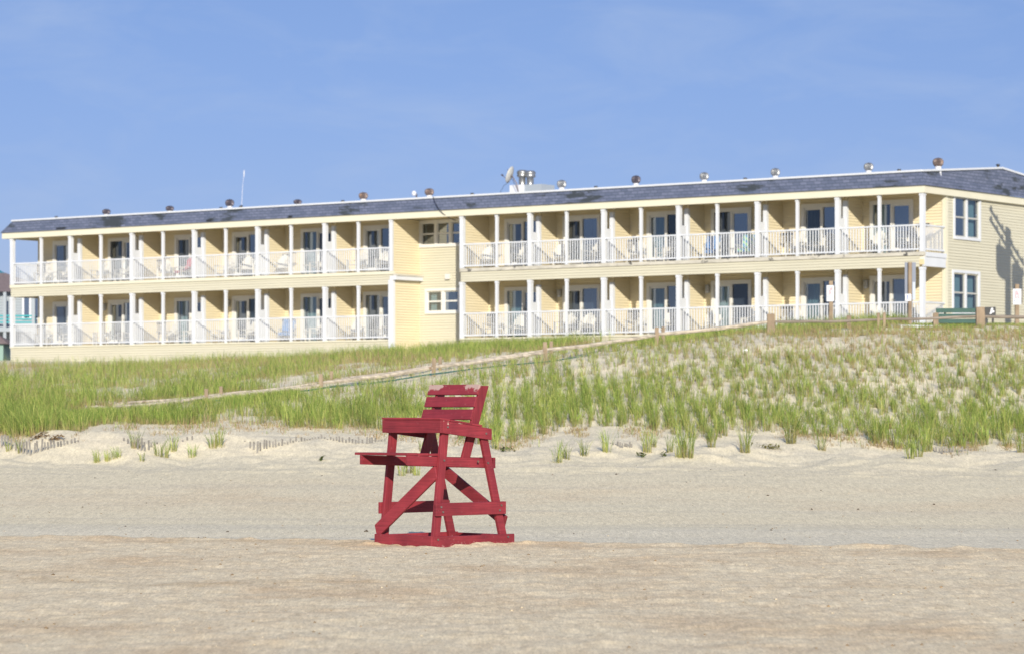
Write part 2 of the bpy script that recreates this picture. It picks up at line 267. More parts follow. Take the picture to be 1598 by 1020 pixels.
def sand_mat():
    m = bpy.data.materials.new('beach_sand'); m.use_nodes = True; nt = m.node_tree; b = nt.nodes['Principled BSDF']; b.inputs['Roughness'].default_value = 0.95; b.inputs['Specular IOR Level'].default_value = 0.1
    L = nt.links; tc = nt.nodes.new('ShaderNodeTexCoord'); src = tc.outputs['Object']
    def noise(scale, detail, stretch=(1,1,1), rough=0.6):
        mpn = nt.nodes.new('ShaderNodeMapping'); mpn.inputs['Scale'].default_value = stretch; L.new(src, mpn.inputs[0])
        n = nt.nodes.new('ShaderNodeTexNoise'); n.inputs['Scale'].default_value = scale; n.inputs['Detail'].default_value = detail; n.inputs['Roughness'].default_value = rough; L.new(mpn.outputs[0], n.inputs['Vector']); return n.outputs[0]
    def rng_(x, a, b_, c, d):
        r = nt.nodes.new('ShaderNodeMapRange'); r.inputs[1].default_value = a; r.inputs[2].default_value = b_; r.inputs[3].default_value = c; r.inputs[4].default_value = d; L.new(x, r.inputs[0]); return r.outputs[0]
    def mix(f, a, b_, mode='MIX'):
        x = nt.nodes.new('ShaderNodeMix'); x.data_type = 'RGBA'; x.blend_type = mode
        for i, q in ((0, f), (6, a), (7, b_)):
            if isinstance(q, (int, float)): x.inputs[i].default_value = q
            elif isinstance(q, tuple): x.inputs[i].default_value = (*q, 1)
            else: L.new(q, x.inputs[i])
        return x.outputs[2]
    def mul(a, b_):
        x = nt.nodes.new('ShaderNodeMath'); x.operation = 'MULTIPLY'
        for i, q in enumerate((a, b_)):
            if isinstance(q, (int, float)): x.inputs[i].default_value = q
            else: L.new(q, x.inputs[i])
        return x.outputs[0]
    at = nt.nodes.new('ShaderNodeAttribute'); at.attribute_name = 'zone'; sp = nt.nodes.new('ShaderNodeSeparateColor'); L.new(at.outputs['Color'], sp.inputs[0])
    near, smooth, dune = sp.outputs[0], sp.outputs[1], sp.outputs[2]
    base = mix(near, (0.675, 0.60, 0.425), (0.715, 0.605, 0.415))
    base = mix(dune, base, (0.685, 0.615, 0.455))
    # damp brown drift lines, strongest in the churned foreground
    br = rng_(noise(0.8, 9, (0.45, 0.32, 1), 0.70), 0.47, 0.64, 0, 0.8)
    base = mix(mul(br, near), base, (0.59, 0.44, 0.27))
    br2 = rng_(noise(5.5, 8, (1, 0.18, 1), 0.75), 0.46, 0.70, 0, 0.5)
    base = mix(mul(br2, near), base, (0.54, 0.41, 0.25))
    dr = rng_(noise(2.5, 9, (0.5, 0.5, 1), 0.75), 0.40, 0.60, 0, 1.0)
    base = mix(mul(mul(dr, at.outputs['Alpha']), 0.6), base, (0.46, 0.32, 0.17))
    pale = rng_(noise(1.6, 8, (0.7, 0.4, 1), 0.68), 0.48, 0.70, 0, 0.32)
    base = mix(pale, base, (0.74, 0.66, 0.46))
    tr = rng_(noise(0.8, 6, (0.12, 2.2, 1), 0.6), 0.50, 0.62, 0, 0.35)
    inv = nt.nodes.new('ShaderNodeMath'); inv.operation = 'SUBTRACT'; inv.inputs[0].default_value = 1.0; L.new(near, inv.inputs[1])
    base = mix(mul(tr, inv.outputs[0]), base, (0.50, 0.45, 0.36))
    base = mix(smooth, base, (0.665, 0.60, 0.45))
    fine = rng_(noise(16, 7, (1, 0.14, 1), 0.8), 0.28, 0.72, 0.76, 1.22)
    base = mix(1.0, base, fine, 'MULTIPLY')
    g2 = rng_(noise(60, 3, (1, 0.12, 1), 0.8), 0.3, 0.7, 0.76, 1.24)
    base = mix(1.0, base, g2, 'MULTIPLY')
    L.new(base, b.inputs['Base Color'])
    h1 = noise(9, 7, (0.8, 1.2, 1), 0.7)
    bp = nt.nodes.new('ShaderNodeBump'); bp.inputs['Strength'].default_value = 0.55; bp.inputs['Distance'].default_value = 0.02; L.new(h1, bp.inputs['Height']); L.new(bp.outputs[0], b.inputs['Normal'])
    return m
M['sand'] = sand_mat()

# ---------------------------------------------------------------- terrain
PCOL = np.array([-500, 0, 200, 400, 600, 800, 1000, 1200, 1400, 1598, 2100], float)
ZK = np.array([44, 50, 54, 56.5, 58.5, 60, 62, 64, 67, 70, 73, 76, 78, 80, 84, 90, 100, 110, 133, 200], float)
YT = {   # screen height of the bare ground at each distance, per picture column
 0:    [817, 770, 738, 722, 704, 686, 672, 664, 650, 634, 624, 616, 612, 608, 601, 594, 583, 575, 563, 558],
 200:  [817, 770, 738, 722, 700, 678, 666, 658, 646, 632, 622, 614, 609, 604, 596, 590, 580, 572, 561, 556],
 400:  [818, 771, 738, 720, 700, 684, 672, 662, 645, 625, 612, 603, 598, 593, 586, 579, 569, 563, 558, 554],
 600:  [819, 772, 740, 722, 704, 690, 678, 665, 640, 612, 595, 583, 577, 572, 565, 560, 555, 553, 551, 548],
 800:  [820, 773, 740, 724, 708, 695, 682, 664, 634, 604, 582, 567, 560, 554, 551, 549, 547, 546, 544, 541],
 1000: [821, 774, 740, 722, 704, 688, 672, 655, 622, 590, 566, 549, 542, 537, 537, 537, 538, 538, 538, 536],
 1200: [822, 775, 742, 724, 708, 695, 678, 658, 618, 582, 552, 533, 526, 522, 521, 523, 526, 528, 529, 531],
 1400: [823, 776, 744, 726, 712, 700, 682, 660, 616, 574, 542, 523, 516, 513, 512, 513, 515, 518, 522, 527],
 1598: [824, 777, 744, 727, 712, 700, 682, 660, 616, 572, 540, 521, 514, 511, 511, 512, 515, 518, 522, 527]}
ZT = np.zeros((len(PCOL), len(ZK)))
for i, p in enumerate(PCOL):
    k = int(min(max(p, 0), 1598)); ys = np.array(YT[k], float); ZT[i] = CAMH + (HY - ys)/F*ZK
def vnoise(x, y, seed=0):
    xi = np.floor(x).astype(np.int64); yi = np.floor(y).astype(np.int64); xf = x-xi; yf = y-yi
    xf = xf*xf*(3-2*xf); yf = yf*yf*(3-2*yf)
    def h(a, b):
        n = (a*374761393 + b*668265263 + seed*1442695041) & 0xffffffff; n = ((n ^ (n >> 13))*1274126177) & 0xffffffff
        return ((n ^ (n >> 16)) & 0xffff)/65535.0
    return (h(xi, yi)*(1-xf)+h(xi+1, yi)*xf)*(1-yf)+(h(xi, yi+1)*(1-xf)+h(xi+1, yi+1)*xf)*yf
def fbm(x, y, o=4, seed=0):
    s = 0; a = 0.5; t = 0
    for i in range(o): s = s+a*(vnoise(x*2**i, y*2**i, seed+i)-0.5); t += a; a *= 0.5
    return s/t*2
def crest(X, Y):
    p = np.clip(CX+F*X/np.maximum(Y, 20), -300, 1900)
    return 38.6-(p/1598)*3.6
def ground(X, Y):
    X = np.asarray(X, float); Y = np.asarray(Y, float); Ys = np.maximum(Y, 20)
    p = np.clip(CX+F*X/Ys, PCOL[0], PCOL[-1]); Yc = np.clip(Y, ZK[0], ZK[-1])
    jz = np.clip(np.searchsorted(ZK, Yc)-1, 0, len(ZK)-2); fz = (Yc-ZK[jz])/(ZK[jz+1]-ZK[jz])
    ip = np.clip(np.searchsorted(PCOL, p)-1, 0, len(PCOL)-2); fp = (p-PCOL[ip])/(PCOL[ip+1]-PCOL[ip]); fp = fp*fp*(3-2*fp)
    z = (ZT[ip, jz]*(1-fz)+ZT[ip, jz+1]*fz)*(1-fp)+(ZT[ip+1, jz]*(1-fz)+ZT[ip+1, jz+1]*fz)*fp
    c = crest(X, Y) + 0.35*fbm(X*0.8, Y*0+3, 4, 41)
    swale = -0.02-0.11*np.clip((Y-c)/1.2, 0, 1)*np.clip((44-Y)/3.0, 0, 1)
    near_z = np.where(Y < c, 0.0, swale+0.02*np.clip((Y-c)/1.2, 0, 1)); tt = np.clip((Y-41)/3.5, 0, 1); tt = tt*tt*(3-2*tt)
    z = near_z*(1-tt)+z*tt
    z = z+np.clip((Y-42)/2, 0, 1)*np.clip((46-Y)/2, 0, 1)*0.0
    # surface relief
    am = np.where(Y < c, 0.022, 0.008); am = np.where(Y > 54, 0.05, am)
    z = z+am*fbm(X*1.7, Y*1.7, 4, 5)+np.where(Y < c, 0.020, 0.004)*fbm(X*4.5, Y*3.0, 4, 9)
    face = np.exp(-((Y-58.5)/2.6)**2); z = z+face*0.30*fbm(X*0.55, Y*0.35, 4, 21)
    z = z+np.clip((Y-62)/4, 0, 1)*np.clip((98-Y)/4, 0, 1)*0.14*fbm(X*0.45, Y*0.45, 3, 33)
    # churned lip along the crest
    z = z+np.exp(-((Y-c+0.25)/0.3)**2)*0.035*(0.4+fbm(X*3, Y*3, 3, 60))
    return z
def gz(x, y): return float(ground(np.array([x]), np.array([y]))[0])
def axis(parts):
    a = []
    for x0, x1, st in parts: a += list(np.arange(x0, x1, st))
    a.append(parts[-1][1]); return np.array(a)
xs = axis([(-600, -100, 50), (-100, -30, 5), (-30, -14, 0.5), (-14, -7, 0.09), (-7, 7, 0.045), (7, 14, 0.09), (14, 30, 0.5), (30, 100, 5), (100, 600, 50)])
ys = axis([(-300, -20, 40), (-20, 16, 3), (16, 20, 0.4), (20, 40, 0.04), (40, 48, 0.07), (48, 66, 0.12), (66, 90, 0.3), (90, 140, 1.0), (140, 200, 5), (200, 1500, 65)])
XX, YY = np.meshgrid(xs, ys); ZZ = ground(XX, YY)
# sand pushed up around the feet of the stand
nx, ny = len(xs), len(ys)
CO = PX(690, 852, 35.5); CR = Vector((math.cos(R(45)), -math.sin(R(45)), 0)); CB = Vector((math.sin(R(45)), math.cos(R(45)), 0))
U = (XX-CO.x)*CR.x+(YY-CO.y)*CR.y; V = (XX-CO.x)*CB.x+(YY-CO.y)*CB.y
d = np.maximum(np.maximum(U-0.04, -0.98-U), np.maximum(-0.17-V, V-1.15))
ZZ = ZZ+np.where(np.abs(d) < 0.9, np.exp(-(d/0.28)**2)*(0.012+0.04*fbm(XX*5, YY*5, 3, 77)), 0)
verts = np.stack([XX.ravel(), YY.ravel(), ZZ.ravel()], 1)
ii = np.arange((ny-1)*(nx-1)); r_ = ii//(nx-1); c_ = ii % (nx-1); a_ = r_*nx+c_
faces = np.stack([a_, a_+1, a_+1+nx, a_+nx], 1)
def np_mesh(name, verts, faces, k):
    me = bpy.data.meshes.new(name); me.vertices.add(len(verts)); me.vertices.foreach_set('co', verts.astype(np.float32).ravel())
    me.loops.add(faces.size); me.loops.foreach_set('vertex_index', faces.astype(np.int32).ravel())
    me.polygons.add(len(faces)); me.polygons.foreach_set('loop_start', np.arange(0, faces.size, k, dtype=np.int32))
    me.update(calc_edges=True); return me
me = np_mesh('sand', verts, faces, 4); me.materials.append(M['sand']); me.shade_smooth()
ca = me.color_attributes.new('zone', 'FLOAT_COLOR', 'POINT')
cc = crest(XX, YY)+0.35*fbm(XX*0.8, YY*0+3, 4, 41)
near = np.clip((cc+0.1-YY)/0.25, 0, 1)
near = np.maximum(near, 0.55*np.exp(-((YY-49)/3.0)**2)*(0.6+fbm(XX*.3, YY*.8, 3, 14)))
smooth = np.clip((YY-cc)/0.15, 0, 1)*np.clip((44.0+2.0*fbm(XX*.35, YY*.5, 4, 2)+0.25*np.sin(XX*.3)-YY)/2.6, 0, 1)
dune = np.clip((YY-55)/5, 0, 1)
PXX = CX+F*XX/np.maximum(YY, 15); wob = 0.5*fbm(XX*0.6, YY*0+7, 4, 51)
drift = 0.9*np.exp(-((YY-28.0-wob)/0.55)**2)*np.clip((760-PXX)/300, 0, 1)+0.7*np.exp(-((YY-cc+1.0+wob)/0.45)**2)*np.clip(0.6+fbm(XX*0.5, XX*0, 3, 52)*1.5, 0, 1)+0.6*np.exp(-((YY-29.6-wob)/0.35)**2)*np.clip((300-PXX)/200, 0, 1)+0.45*np.exp(-((YY-27.3-wob)/0.3)**2)*np.clip((PXX-1100)/200, 0, 1)
colr = np.stack([near.ravel(), smooth.ravel(), dune.ravel(), np.clip(drift, 0, 1).ravel()], 1).astype(np.float32)
ca.data.foreach_set('color', colr.ravel())
sand = bpy.data.objects.new('sand', me); COL.objects.link(sand); tag(sand, kind='structure')

# pebbles and shell chips scattered over the beach
def chips(name, n, seed, matl, s0, s1, ymin=20, ymax=56):
    g = np.random.default_rng(seed); y = ymin*(ymax/ymin)**g.random(n); x = (g.random(n)-0.5)*0.37*y; kp = fbm(x*0.7, y*0.35, 3, seed)+0.25 > g.random(n)*0.6; x = x[kp]; y = y[kp]; n = len(x); z = ground(x, y)
    s = s0+(s1-s0)*g.random(n)**3; vs = []; fs = []
    octa = np.array([(1,0,0),(-1,0,0),(0,1,0),(0,-1,0),(0,0,1),(0,0,-1)], float); of = np.array([(0,2,4),(2,1,4),(1,3,4),(3,0,4),(2,0,5),(1,2,5),(3,1,5),(0,3,5)])
    for i in range(n):
        a = g.random()*6.28; q = octa*s[i]*np.array([1, 0.5+g.random()*0.6, 0.3+0.4*g.random()]); ca_, sa_ = math.cos(a), math.sin(a)
        q = np.stack([q[:,0]*ca_-q[:,1]*sa_, q[:,0]*sa_+q[:,1]*ca_, q[:,2]], 1)+np.array([x[i], y[i], z[i]+s[i]*0.15]); vs.append(q); fs.append(of+6*i)
    me = np_mesh(name, np.concatenate(vs), np.concatenate(fs), 3); me.materials.append(matl); o = bpy.data.objects.new(name, me); COL.objects.link(o); return o
tag(chips('pebbles', 1600, 3, mat('brown_pebble', (0.26, 0.18, 0.10), 0.8, 0.2, noise=(3, 0.5)), 0.005, 0.021), 'small brown and dark pebbles scattered over the beach sand', 'pebbles', kind='stuff')
tag(chips('shell_fragments', 700, 4, mat('pale_shell', (0.50, 0.43, 0.31), 0.6, 0.3, noise=(3, 0.15)), 0.004, 0.022), 'pale shell fragments scattered over the beach sand', 'shells', kind='stuff')
tag(chips('seaweed_debris', 260, 5, mat('dry_weed', (0.09, 0.07, 0.05), 0.9, 0.1), 0.01, 0.035, 38, 59), 'dark dry weed scraps strewn along the upper beach', 'debris', kind='stuff')

# ---------------------------------------------------------------- lifeguard stand
stand = empty('lifeguard_stand', (CO.x, CO.y, 0.0), R(-45))
tag(stand, 'tall red wooden lifeguard stand on the open sand, paint flaking off the top backrest board', 'lifeguard stand')
# local x = along the front (near right corner at 0, far left at -0.97), y = towards the back
wornTop = red_worn('red_paint_flaked_top', -0.06, 0.05, 0.515, 8, (0.40, 0.28, 0.25), True)
wornFoot = red_worn('red_paint_sandblasted', 0.45, -0.05, 0.60, 30, (0.36, 0.17, 0.16))
specks = red_worn('red_paint_specked', 1.36, 1.50, 0.635, 13, (0.75, 0.62, 0.52))
def leg(u, v0, v1, z1, m):
    b = MB(); b.beam((u, v0, -0.06), (u, v1, z1), (0.045, 0, 0), (0, 0.115, 0.0)); return b.build('leg', m, stand, bevel=0.004)
WL = -0.93
leg(-0.022, -0.115, 0.062, 1.42, M['redleg']); leg(WL, -0.115, 0.062, 1.42, M['redleg'])
leg(-0.022, 1.09, 0.70, 1.36, wornFoot); leg(WL, 1.09, 0.70, 1.36, wornFoot)
def fv(z): return -0.115+0.125*z        # lean of the front legs
def rv(z): return 1.09-0.287*z
def board(name, a, b_, wv, hv, m=None):
    x = MB(); x.beam(a, b_, wv, hv); return x.build(name, m or M['red'], stand, bevel=0.004)
# base boards
board('base_board', (-0.975, fv(0)-0.08, 0.05), (0.04, fv(0)-0.08, 0.05), (0, 0.04, 0), (0, 0, 0.17))
board('base_board', (0.024, fv(0)-0.058, 0.045), (0.024, 1.19, 0.045), (0.04, 0, 0), (0, 0, 0.16), wornFoot)
board('base_board', (WL-0.045, fv(0)-0.055, 0.045), (WL-0.045, 1.19, 0.045), (0.04, 0, 0), (0, 0, 0.16))
board('base_board', (-0.95, 1.165, 0.045), (0.002, 1.165, 0.045), (0, 0.04, 0), (0, 0, 0.14))
# middle rails on the sides
board('side_rail', (0.022, fv(0.45)-0.075, 0.45), (0.022, rv(0.45)+0.085, 0.45), (0.04, 0, 0), (0, 0, 0.155))
board('side_rail', (WL-0.044, fv(0.45)-0.075, 0.45), (WL-0.044, rv(0.45)+0.085, 0.45), (0.04, 0, 0), (0, 0, 0.14))
# footrest rails run inside the legs and cantilever forward
for u in (-0.066, WL+0.045):
    board('footrest_rail', (u, -0.52, 1.045), (u, 0.86, 0.995), (0.038, 0, 0), (0, 0, 0.115))
board('cross_rail', (-0.95, rv(1.0)+0.085, 1.0), (0.0, rv(1.0)+0.085, 1.0), (0, 0.035, 0), (0, 0, 0.13))
for i, (v0, v1) in enumerate(((-0.53, -0.36), (-0.35, -0.18), (-0.17, -0.02))):
    v = (v0+v1)/2; zt = 1.118-0.005*i
    board('footrest_plank', (-0.985, v, zt), (-0.045, v, zt), (0, v1-v0, 0), (0, 0, 0.03))
# diagonals
board('diagonal_brace', (-0.965, fv(0.10)-0.082, 0.165), (-0.035, fv(0.85)-0.05, 0.905), (0, 0.035, 0), (-0.045, 0.0, 0.155))
board('diagonal_brace', (-0.02, rv(0.25)+0.078, 0.27), (-0.93, rv(0.9)+0.078, 0.90), (0, 0.035, 0), (0.05, 0.0, 0.135))
# seat box, tilted back
def sz(v): return 1.535-0.105*(v+0.03)/0.83
for u, m in ((0.022, specks), (WL-0.045, M['red'])):
    x = MB(); v0, v1 = -0.025, 0.80
    x.hexa([(u-0.02, v0, sz(v0)-0.165), (u+0.02, v0, sz(v0)-0.165), (u+0.02, v1, sz(v1)-0.15), (u-0.02, v1, sz(v1)-0.15),
            (u-0.02, v0, sz(v0)-0.012), (u+0.02, v0, sz(v0)-0.012), (u+0.02, v1, sz(v1)-0.012), (u-0.02, v1, sz(v1)-0.012)])
    x.build('seat_side', m, stand, bevel=0.004)
board('seat_front', (-0.995, -0.048, 1.447), (0.045, -0.048, 1.447), (0, 0.04, 0), (0, 0, 0.155))
for i in range(4):
    v0 = -0.075+i*0.18; v1 = v0+0.168; x = MB()
    x.hexa([(-0.995, v0, sz(v0)-0.010), (0.046, v0, sz(v0)-0.010), (0.046, v1, sz(v1)-0.010), (-0.995, v1, sz(v1)-0.010),
            (-0.995, v0, sz(v0)+0.014), (0.046, v0, sz(v0)+0.014), (0.046, v1, sz(v1)+0.014), (-0.995, v1, sz(v1)+0.014)])
    x.build('seat_plank', M['red'], stand, bevel=0.003)
# bolt heads at the joints
for (u, v, z) in [(0.047, fv(0.45), 0.48), (0.047, fv(0.45)+0.03, 0.42), (0.047, rv(0.45), 0.48), (0.047, rv(0.45)-0.03, 0.42), (0.050, fv(0), 0.09), (0.050, rv(0.06), 0.09), (0.006, 0.03, 1.04), (0.006, 0.77, 1.0), (0.046, 0.05, 1.44), (0.046, 0.70, 1.36), (0.006, 0.60, 1.02)]:
    b = MB(); n0 = len(b.v)
    for xx in (u-0.006, u+0.006):
        for k in range(6): b.v.append((xx, v+0.014*math.cos(k*math.pi/3), z+0.014*math.sin(k*math.pi/3)))
    for k in range(6): b.f.append((n0+k, n0+(k+1) % 6, n0+6+(k+1) % 6, n0+6+k))
    b.f.append(tuple(n0+6+k for k in range(6))); b.f.append(tuple(n0+k for k in range(6))[::-1]); b.build('bolt', M['rust'], stand)
# backrest
lean = Vector((0, 0.34, 0.94)).normalized(); nb = Vector((0, -0.94, 0.34)).normalized()
for u in (-0.107, WL+0.088):
    p0 = Vector((u, 0.46, 0.98)); x = MB(); p1 = p0+lean*1.025
    hv = Vector((0, 0.135, 0)); x.beam(p0, p1, (0.038, 0, 0), hv); x.build('backrest_post', M['redleg'], stand, bevel=0.004)
for i, zc in enumerate((1.895, 1.745, 1.59)):
    c = Vector((0, 0.46, 0.98))+lean*((zc-0.98)/lean.z)
    x = MB(); hw = lean*0.066; tn = nb*0.014; hh = 0.5
    def bx(xx, s1, s2): return Vector((xx, 0, 0))+hw*s1+tn*s2
    xa, xb = -0.475, 0.412
    x.hexa([bx(xa, -1, 1), bx(xb, -1, 1), bx(xb, -1, -1), bx(xa, -1, -1), bx(xa, 1, 1), bx(xb, 1, 1), bx(xb, 1, -1), bx(xa, 1, -1)])
    o = x.build('backrest_slat', wornTop if i == 0 else M['red'], stand, bevel=0.004)
    o.location = (-0.5, c.y-0.085, zc)
    if i == 0: o['label'] = 'top backrest board with flaked white patches'

# ---------------------------------------------------------------- hotel
HC = PX(1440, 0, 105.4); HCX, HCZ = HC.x, HC.y
rx, rz_ = 0.8035, -0.5953
HBASE = 3.7; HD = 4.6     # deck level of the ground floor
hotel = empty('hotel', (HCX, HCZ, HBASE), math.atan2(rz_, rx))
tag(hotel, 'long two storey cream hotel with white balconies and blue grey mansard roof', 'hotel')
HL = (0, 0, HD-HBASE)
def hx(px, y=0.0):
    m = (px-CX)/F; return (m*(HCZ+0.8035*y)-HCX-0.5953*y)/(0.8035+0.5953*m)
def hz(px, py, y=0.0):
    x = hx(px, y); Zp = HCZ-0.5953*x+0.8035*y; return CAMH+(HY-py)/F*Zp-HD
def hb(b, name, m, parent=None, **k):
    p = parent or hotel
    o = b.build(name, M[m] if isinstance(m, str) else m, p, **k)
    if p is hotel: o.location = HL
    return o
D = 1.675    # balcony depth
left_main = [20, 111, 207, 304, 403, 508, 612]; left_mid = [65, 158, 255, 353, 455, 560]
right_main = [722, 828, 943, 1060, 1183, 1308, 1440]; right_mid = [776, 885, 1001, 1120, 1245, 1373]
LM = [hx(p) for p in left_main]; RM = [hx(p) for p in right_main]; LMd = [hx(p) for p in left_mid]; RMd = [hx(p) for p in right_mid]
XL = LM[0]-0.08; XR = 0.08
FLOOR = [0.0, 2.75]; CEIL = [2.30, 4.95]
def siding(b, P, Uv, N, L, z0, z1, holes=(), step=0.106, lip=0.020):
    P = Vector(P); Uv = Vector(Uv); N = Vector(N); z = z0
    while z < z1-0.005:
        zt = min(z+step, z1); zc = (z+zt)/2
        iv = [(0, L)]
        for (h0, h1, hz0, hz1) in holes:
            if hz0 < zc < hz1:
                nv = []
                for a, c in iv:
                    if h1 <= a or h0 >= c: nv.append((a, c)); continue
                    if h0 > a: nv.append((a, h0))
                    if h1 < c: nv.append((h1, c))
                iv = nv
        for a, c in iv:
            A = P+Uv*a; Cc = P+Uv*c; k = lambda q, zz, off: (q.x+N.x*off, q.y+N.y*off, zz)
            b.quad(k(A, z+0.012, lip), k(Cc, z+0.012, lip), k(Cc, zt, lip*0.65), k(A, zt, lip*0.65))
            b.quad(k(A, z, lip*0.0), k(Cc, z, lip*0.0), k(Cc, z+0.012, lip), k(A, z+0.012, lip))
        z += step
# doors and windows
DOORS = []
def add_doors(mains, wing):
    for i in range(6):
        x0, x1 = mains[i], mains[i+1]; Wd = x1-x0; wide = (i % 2 == 0)
        if wing == 'L': off = (0.90 if i in (2, 4) else (0.92 if i == 0 else 0.95)); width = 1.75 if i else 1.05
        else: off = 0.91 if wide else 0.42; width = 1.75
        if wing == 'L' and i in (2, 4): off = 1.0
        if wing == 'L' and i in (1, 3, 5): off = 0.72
        DOORS.append((wing, i, x0+off, x0+off+width, x0, x1))
add_doors(LM, 'L'); add_doors(RM, 'R')
DH = 2.03
holesL = []; holesR = []
for wg, i, a, c, x0, x1 in DOORS:
    for f in FLOOR:
        (holesL if wg == 'L' else holesR).append((a-(LM[0] if wg == 'L' else RM[0]), c-(LM[0] if wg == 'L' else RM[0]), f-0.1, f+DH))
for lo, hi, holes in ((LM[0]-0.05, LM[-1], holesL), (RM[0], RM[-1], holesR)):
    for k, (z0, z1) in enumerate(((0.0, 2.32), (2.75, 4.97))):
        b = MB(); hs = [(h[0]+(0.05 if holes is holesL else 0), h[1]+(0.05 if holes is holesL else 0), h[2], h[3]) for h in holes]
        siding(b, (lo, D, 0), (1,0,0), (0,-1,0), hi-lo, z0, z1, hs); hb(b, 'wall', 'siding_bounce')
# recess between the wings
gx0, gx1 = LM[-1], RM[0]
def win_hole(pa, pb, ya, yb, y=D):
    return (hx(pa, y), hx(pb, y), hz((pa+pb)/2, yb, y), hz((pa+pb)/2, ya, y))
w1 = win_hole(658, 722, 347, 382); w2 = win_hole(667, 716, 454, 486)
w1 = (w1[0], min(w1[0]+2.25, gx1-0.05), w1[2], w1[3])
b = MB(); siding(b, (gx0, D, 0), (1,0,0), (0,-1,0), gx1-gx0, -0.9, 4.97, [(w1[0]-gx0, w1[1]-gx0, w1[2], w1[3]), (w2[0]-gx0, w2[1]-gx0, w2[2], w2[3])]); hb(b, 'wall', 'siding')
# side wall of the left wing facing the recess, and its small ledge
b = MB(); siding(b, (gx0+0.10, -0.05, 0), (0,1,0), (1,0,0), D+0.05, -0.9, 4.9); hb(b, 'wall', 'siding_bounce')
b = MB(); b.box(gx0+0.13, gx0+0.30, -0.06, D-0.03, 2.42, 2.58); hb(b, 'ledge', 'white')
b = MB(); b.box(gx0+0.11, gx0+0.33, -0.10, D-0.03, 2.583, 2.66); hb(b, 'ledge_cap', 'deckedge')
b = MB(); b.box(gx0-0.10, gx0+0.14, -0.13, 0.02, -0.9, 2.42); b.box(gx0-0.02, gx0+0.30, -0.13, -0.065, 2.42, 2.58); hb(b, 'corner_board', 'white')
# party walls at both wing ends that face the recess
b = MB(); b.box(gx1-0.06, gx1+0.055, 0.10, D, -0.9, 4.9); b.box(gx0-0.06, gx0+0.10, 0.10, D, -0.9, 4.9); hb(b, 'party_wall', 'siding')
b = MB(); siding(b, (gx1+0.056, 0.1, 0), (0,1,0), (1,0,0), D-0.1, 0, 2.3); siding(b, (gx1+0.056, 0.1, 0), (0,1,0), (1,0,0), D-0.1, 2.75, 4.95); hb(b, 'wall', 'siding_bounce')
# interior party walls: white low panel behind each main post, white end board, sided wall
for mains in (LM, RM):
    for x in mains[1:-1]:
        for f, c in zip(FLOOR, CEIL):
            b = MB(); b.box(x-0.05, x+0.05, 0.60, D, f, c); o = hb(b, 'partition', 'siding_bounce')
            b = MB(); siding(b, (x+0.051, 0.62, 0), (0,1,0), (1,0,0), D-0.62, f, c); b.build('siding_face', M['siding_bounce'], o)
            b = MB(); b.box(x-0.07, x+0.09, 0.46, 0.60, f, f+2.02 if f else 2.06); b.build('end_board', M['white'], o)
            b = MB(); b.box(x-0.03, x+0.04, 0.09, 0.46, f+0.02, f+1.36); b.build('privacy_panel', M['white'], o)
# left end: return wall of the balcony end
b = MB(); b.box(LM[0]-0.12, LM[0]-0.055, D, 12.6, -0.9, 4.95); hb(b, 'wall', 'siding')
# end wall on the right
def win_end(pa, pb, ya, yb):     # on the plane x=0
    def yy(px): m = (px-CX)/F; return (m*HCZ-HCX)/(0.5953-0.8035*m)
    a, c = yy(pa), yy(pb); Zp = HCZ+0.8035*(a+c)/2
    return (a, c, CAMH+(HY-yb)/F*Zp-HD, CAMH+(HY-ya)/F*Zp-HD)
e1 = win_end(1489, 1527, 310, 371); e2 = win_end(1487, 1526, 427, 488)
b = MB(); siding(b, (0, D, 0), (0,1,0), (1,0,0), 11.0, -0.9, 4.9, [(e[0]-D, e[1]-D, e[2], e[3]) for e in (e1, e2)]); hb(b, 'wall', 'siding')
b = MB(); b.box(-0.10, 0.045, D-0.05, D+0.14, -0.9, 4.9); hb(b, 'corner_board', 'trim')
b = MB(); b.box(XL, 0, 12.55, 12.68, -0.9, 4.9); hb(b, 'rear_wall', 'siding')
# balcony slabs, ceilings, sided bands and base
for lo, hi in ((XL, gx0+0.1), (gx1-0.06, 0.06)):
    b = MB(); b.box(lo, hi, -0.02, D, 2.32, 2.50); hb(b, 'ceiling', 'ceiling')
    b = MB(); b.box(lo, hi, -0.02, D, 2.502, 2.745); hb(b, 'balcony_floor', 'deckfloor')
    b = MB(); b.box(lo, hi, -0.02, D, -0.3, -0.005); hb(b, 'balcony_floor', 'deckfloor')
    b = MB(); siding(b, (lo, -0.03, 0), (1,0,0), (0,-1,0), hi-lo-(0.16 if hi > 0 else 0), 2.23, 2.64, step=0.1025); hb(b, 'sided_band', 'siding')
    b = MB(); siding(b, (lo, -0.03, 0), (1,0,0), (0,-1,0), hi-lo, -0.9, -0.05); hb(b, 'base_wall', 'siding')
    b = MB(); b.box(lo-0.03, hi+0.03, -0.09, 0.05, 2.645, 2.775); hb(b, 'deck_edge', 'deckedge' if hi > 0 else 'trim')
    b = MB(); b.box(lo-0.03, hi+0.03, -0.09, 0.05, -0.045, 0.02); hb(b, 'deck_edge', 'trim')
b = MB(); b.box(-0.02, 0.07, 0.0, D-0.06, 2.26, 2.60); b.box(-0.04, 0.10, 0.06, D-0.06, 2.603, 2.77); hb(b, 'end_beam', 'white')
b = MB(); siding(b, (0.04, 0, 0), (0,1,0), (1,0,0), D, -0.9, -0.03); siding(b, (XL, D, 0), (0,-1,0), (-1,0,0), D, 2.23, 2.64); siding(b, (XL, D, 0), (0,-1,0), (-1,0,0), D, -0.9, -0.03); hb(b, 'base_wall', 'siding')
b = MB(); b.box(XL-0.4, 0.02, 0.0, 12.6, 4.95, 5.0); hb(b, 'ceiling', 'ceiling')
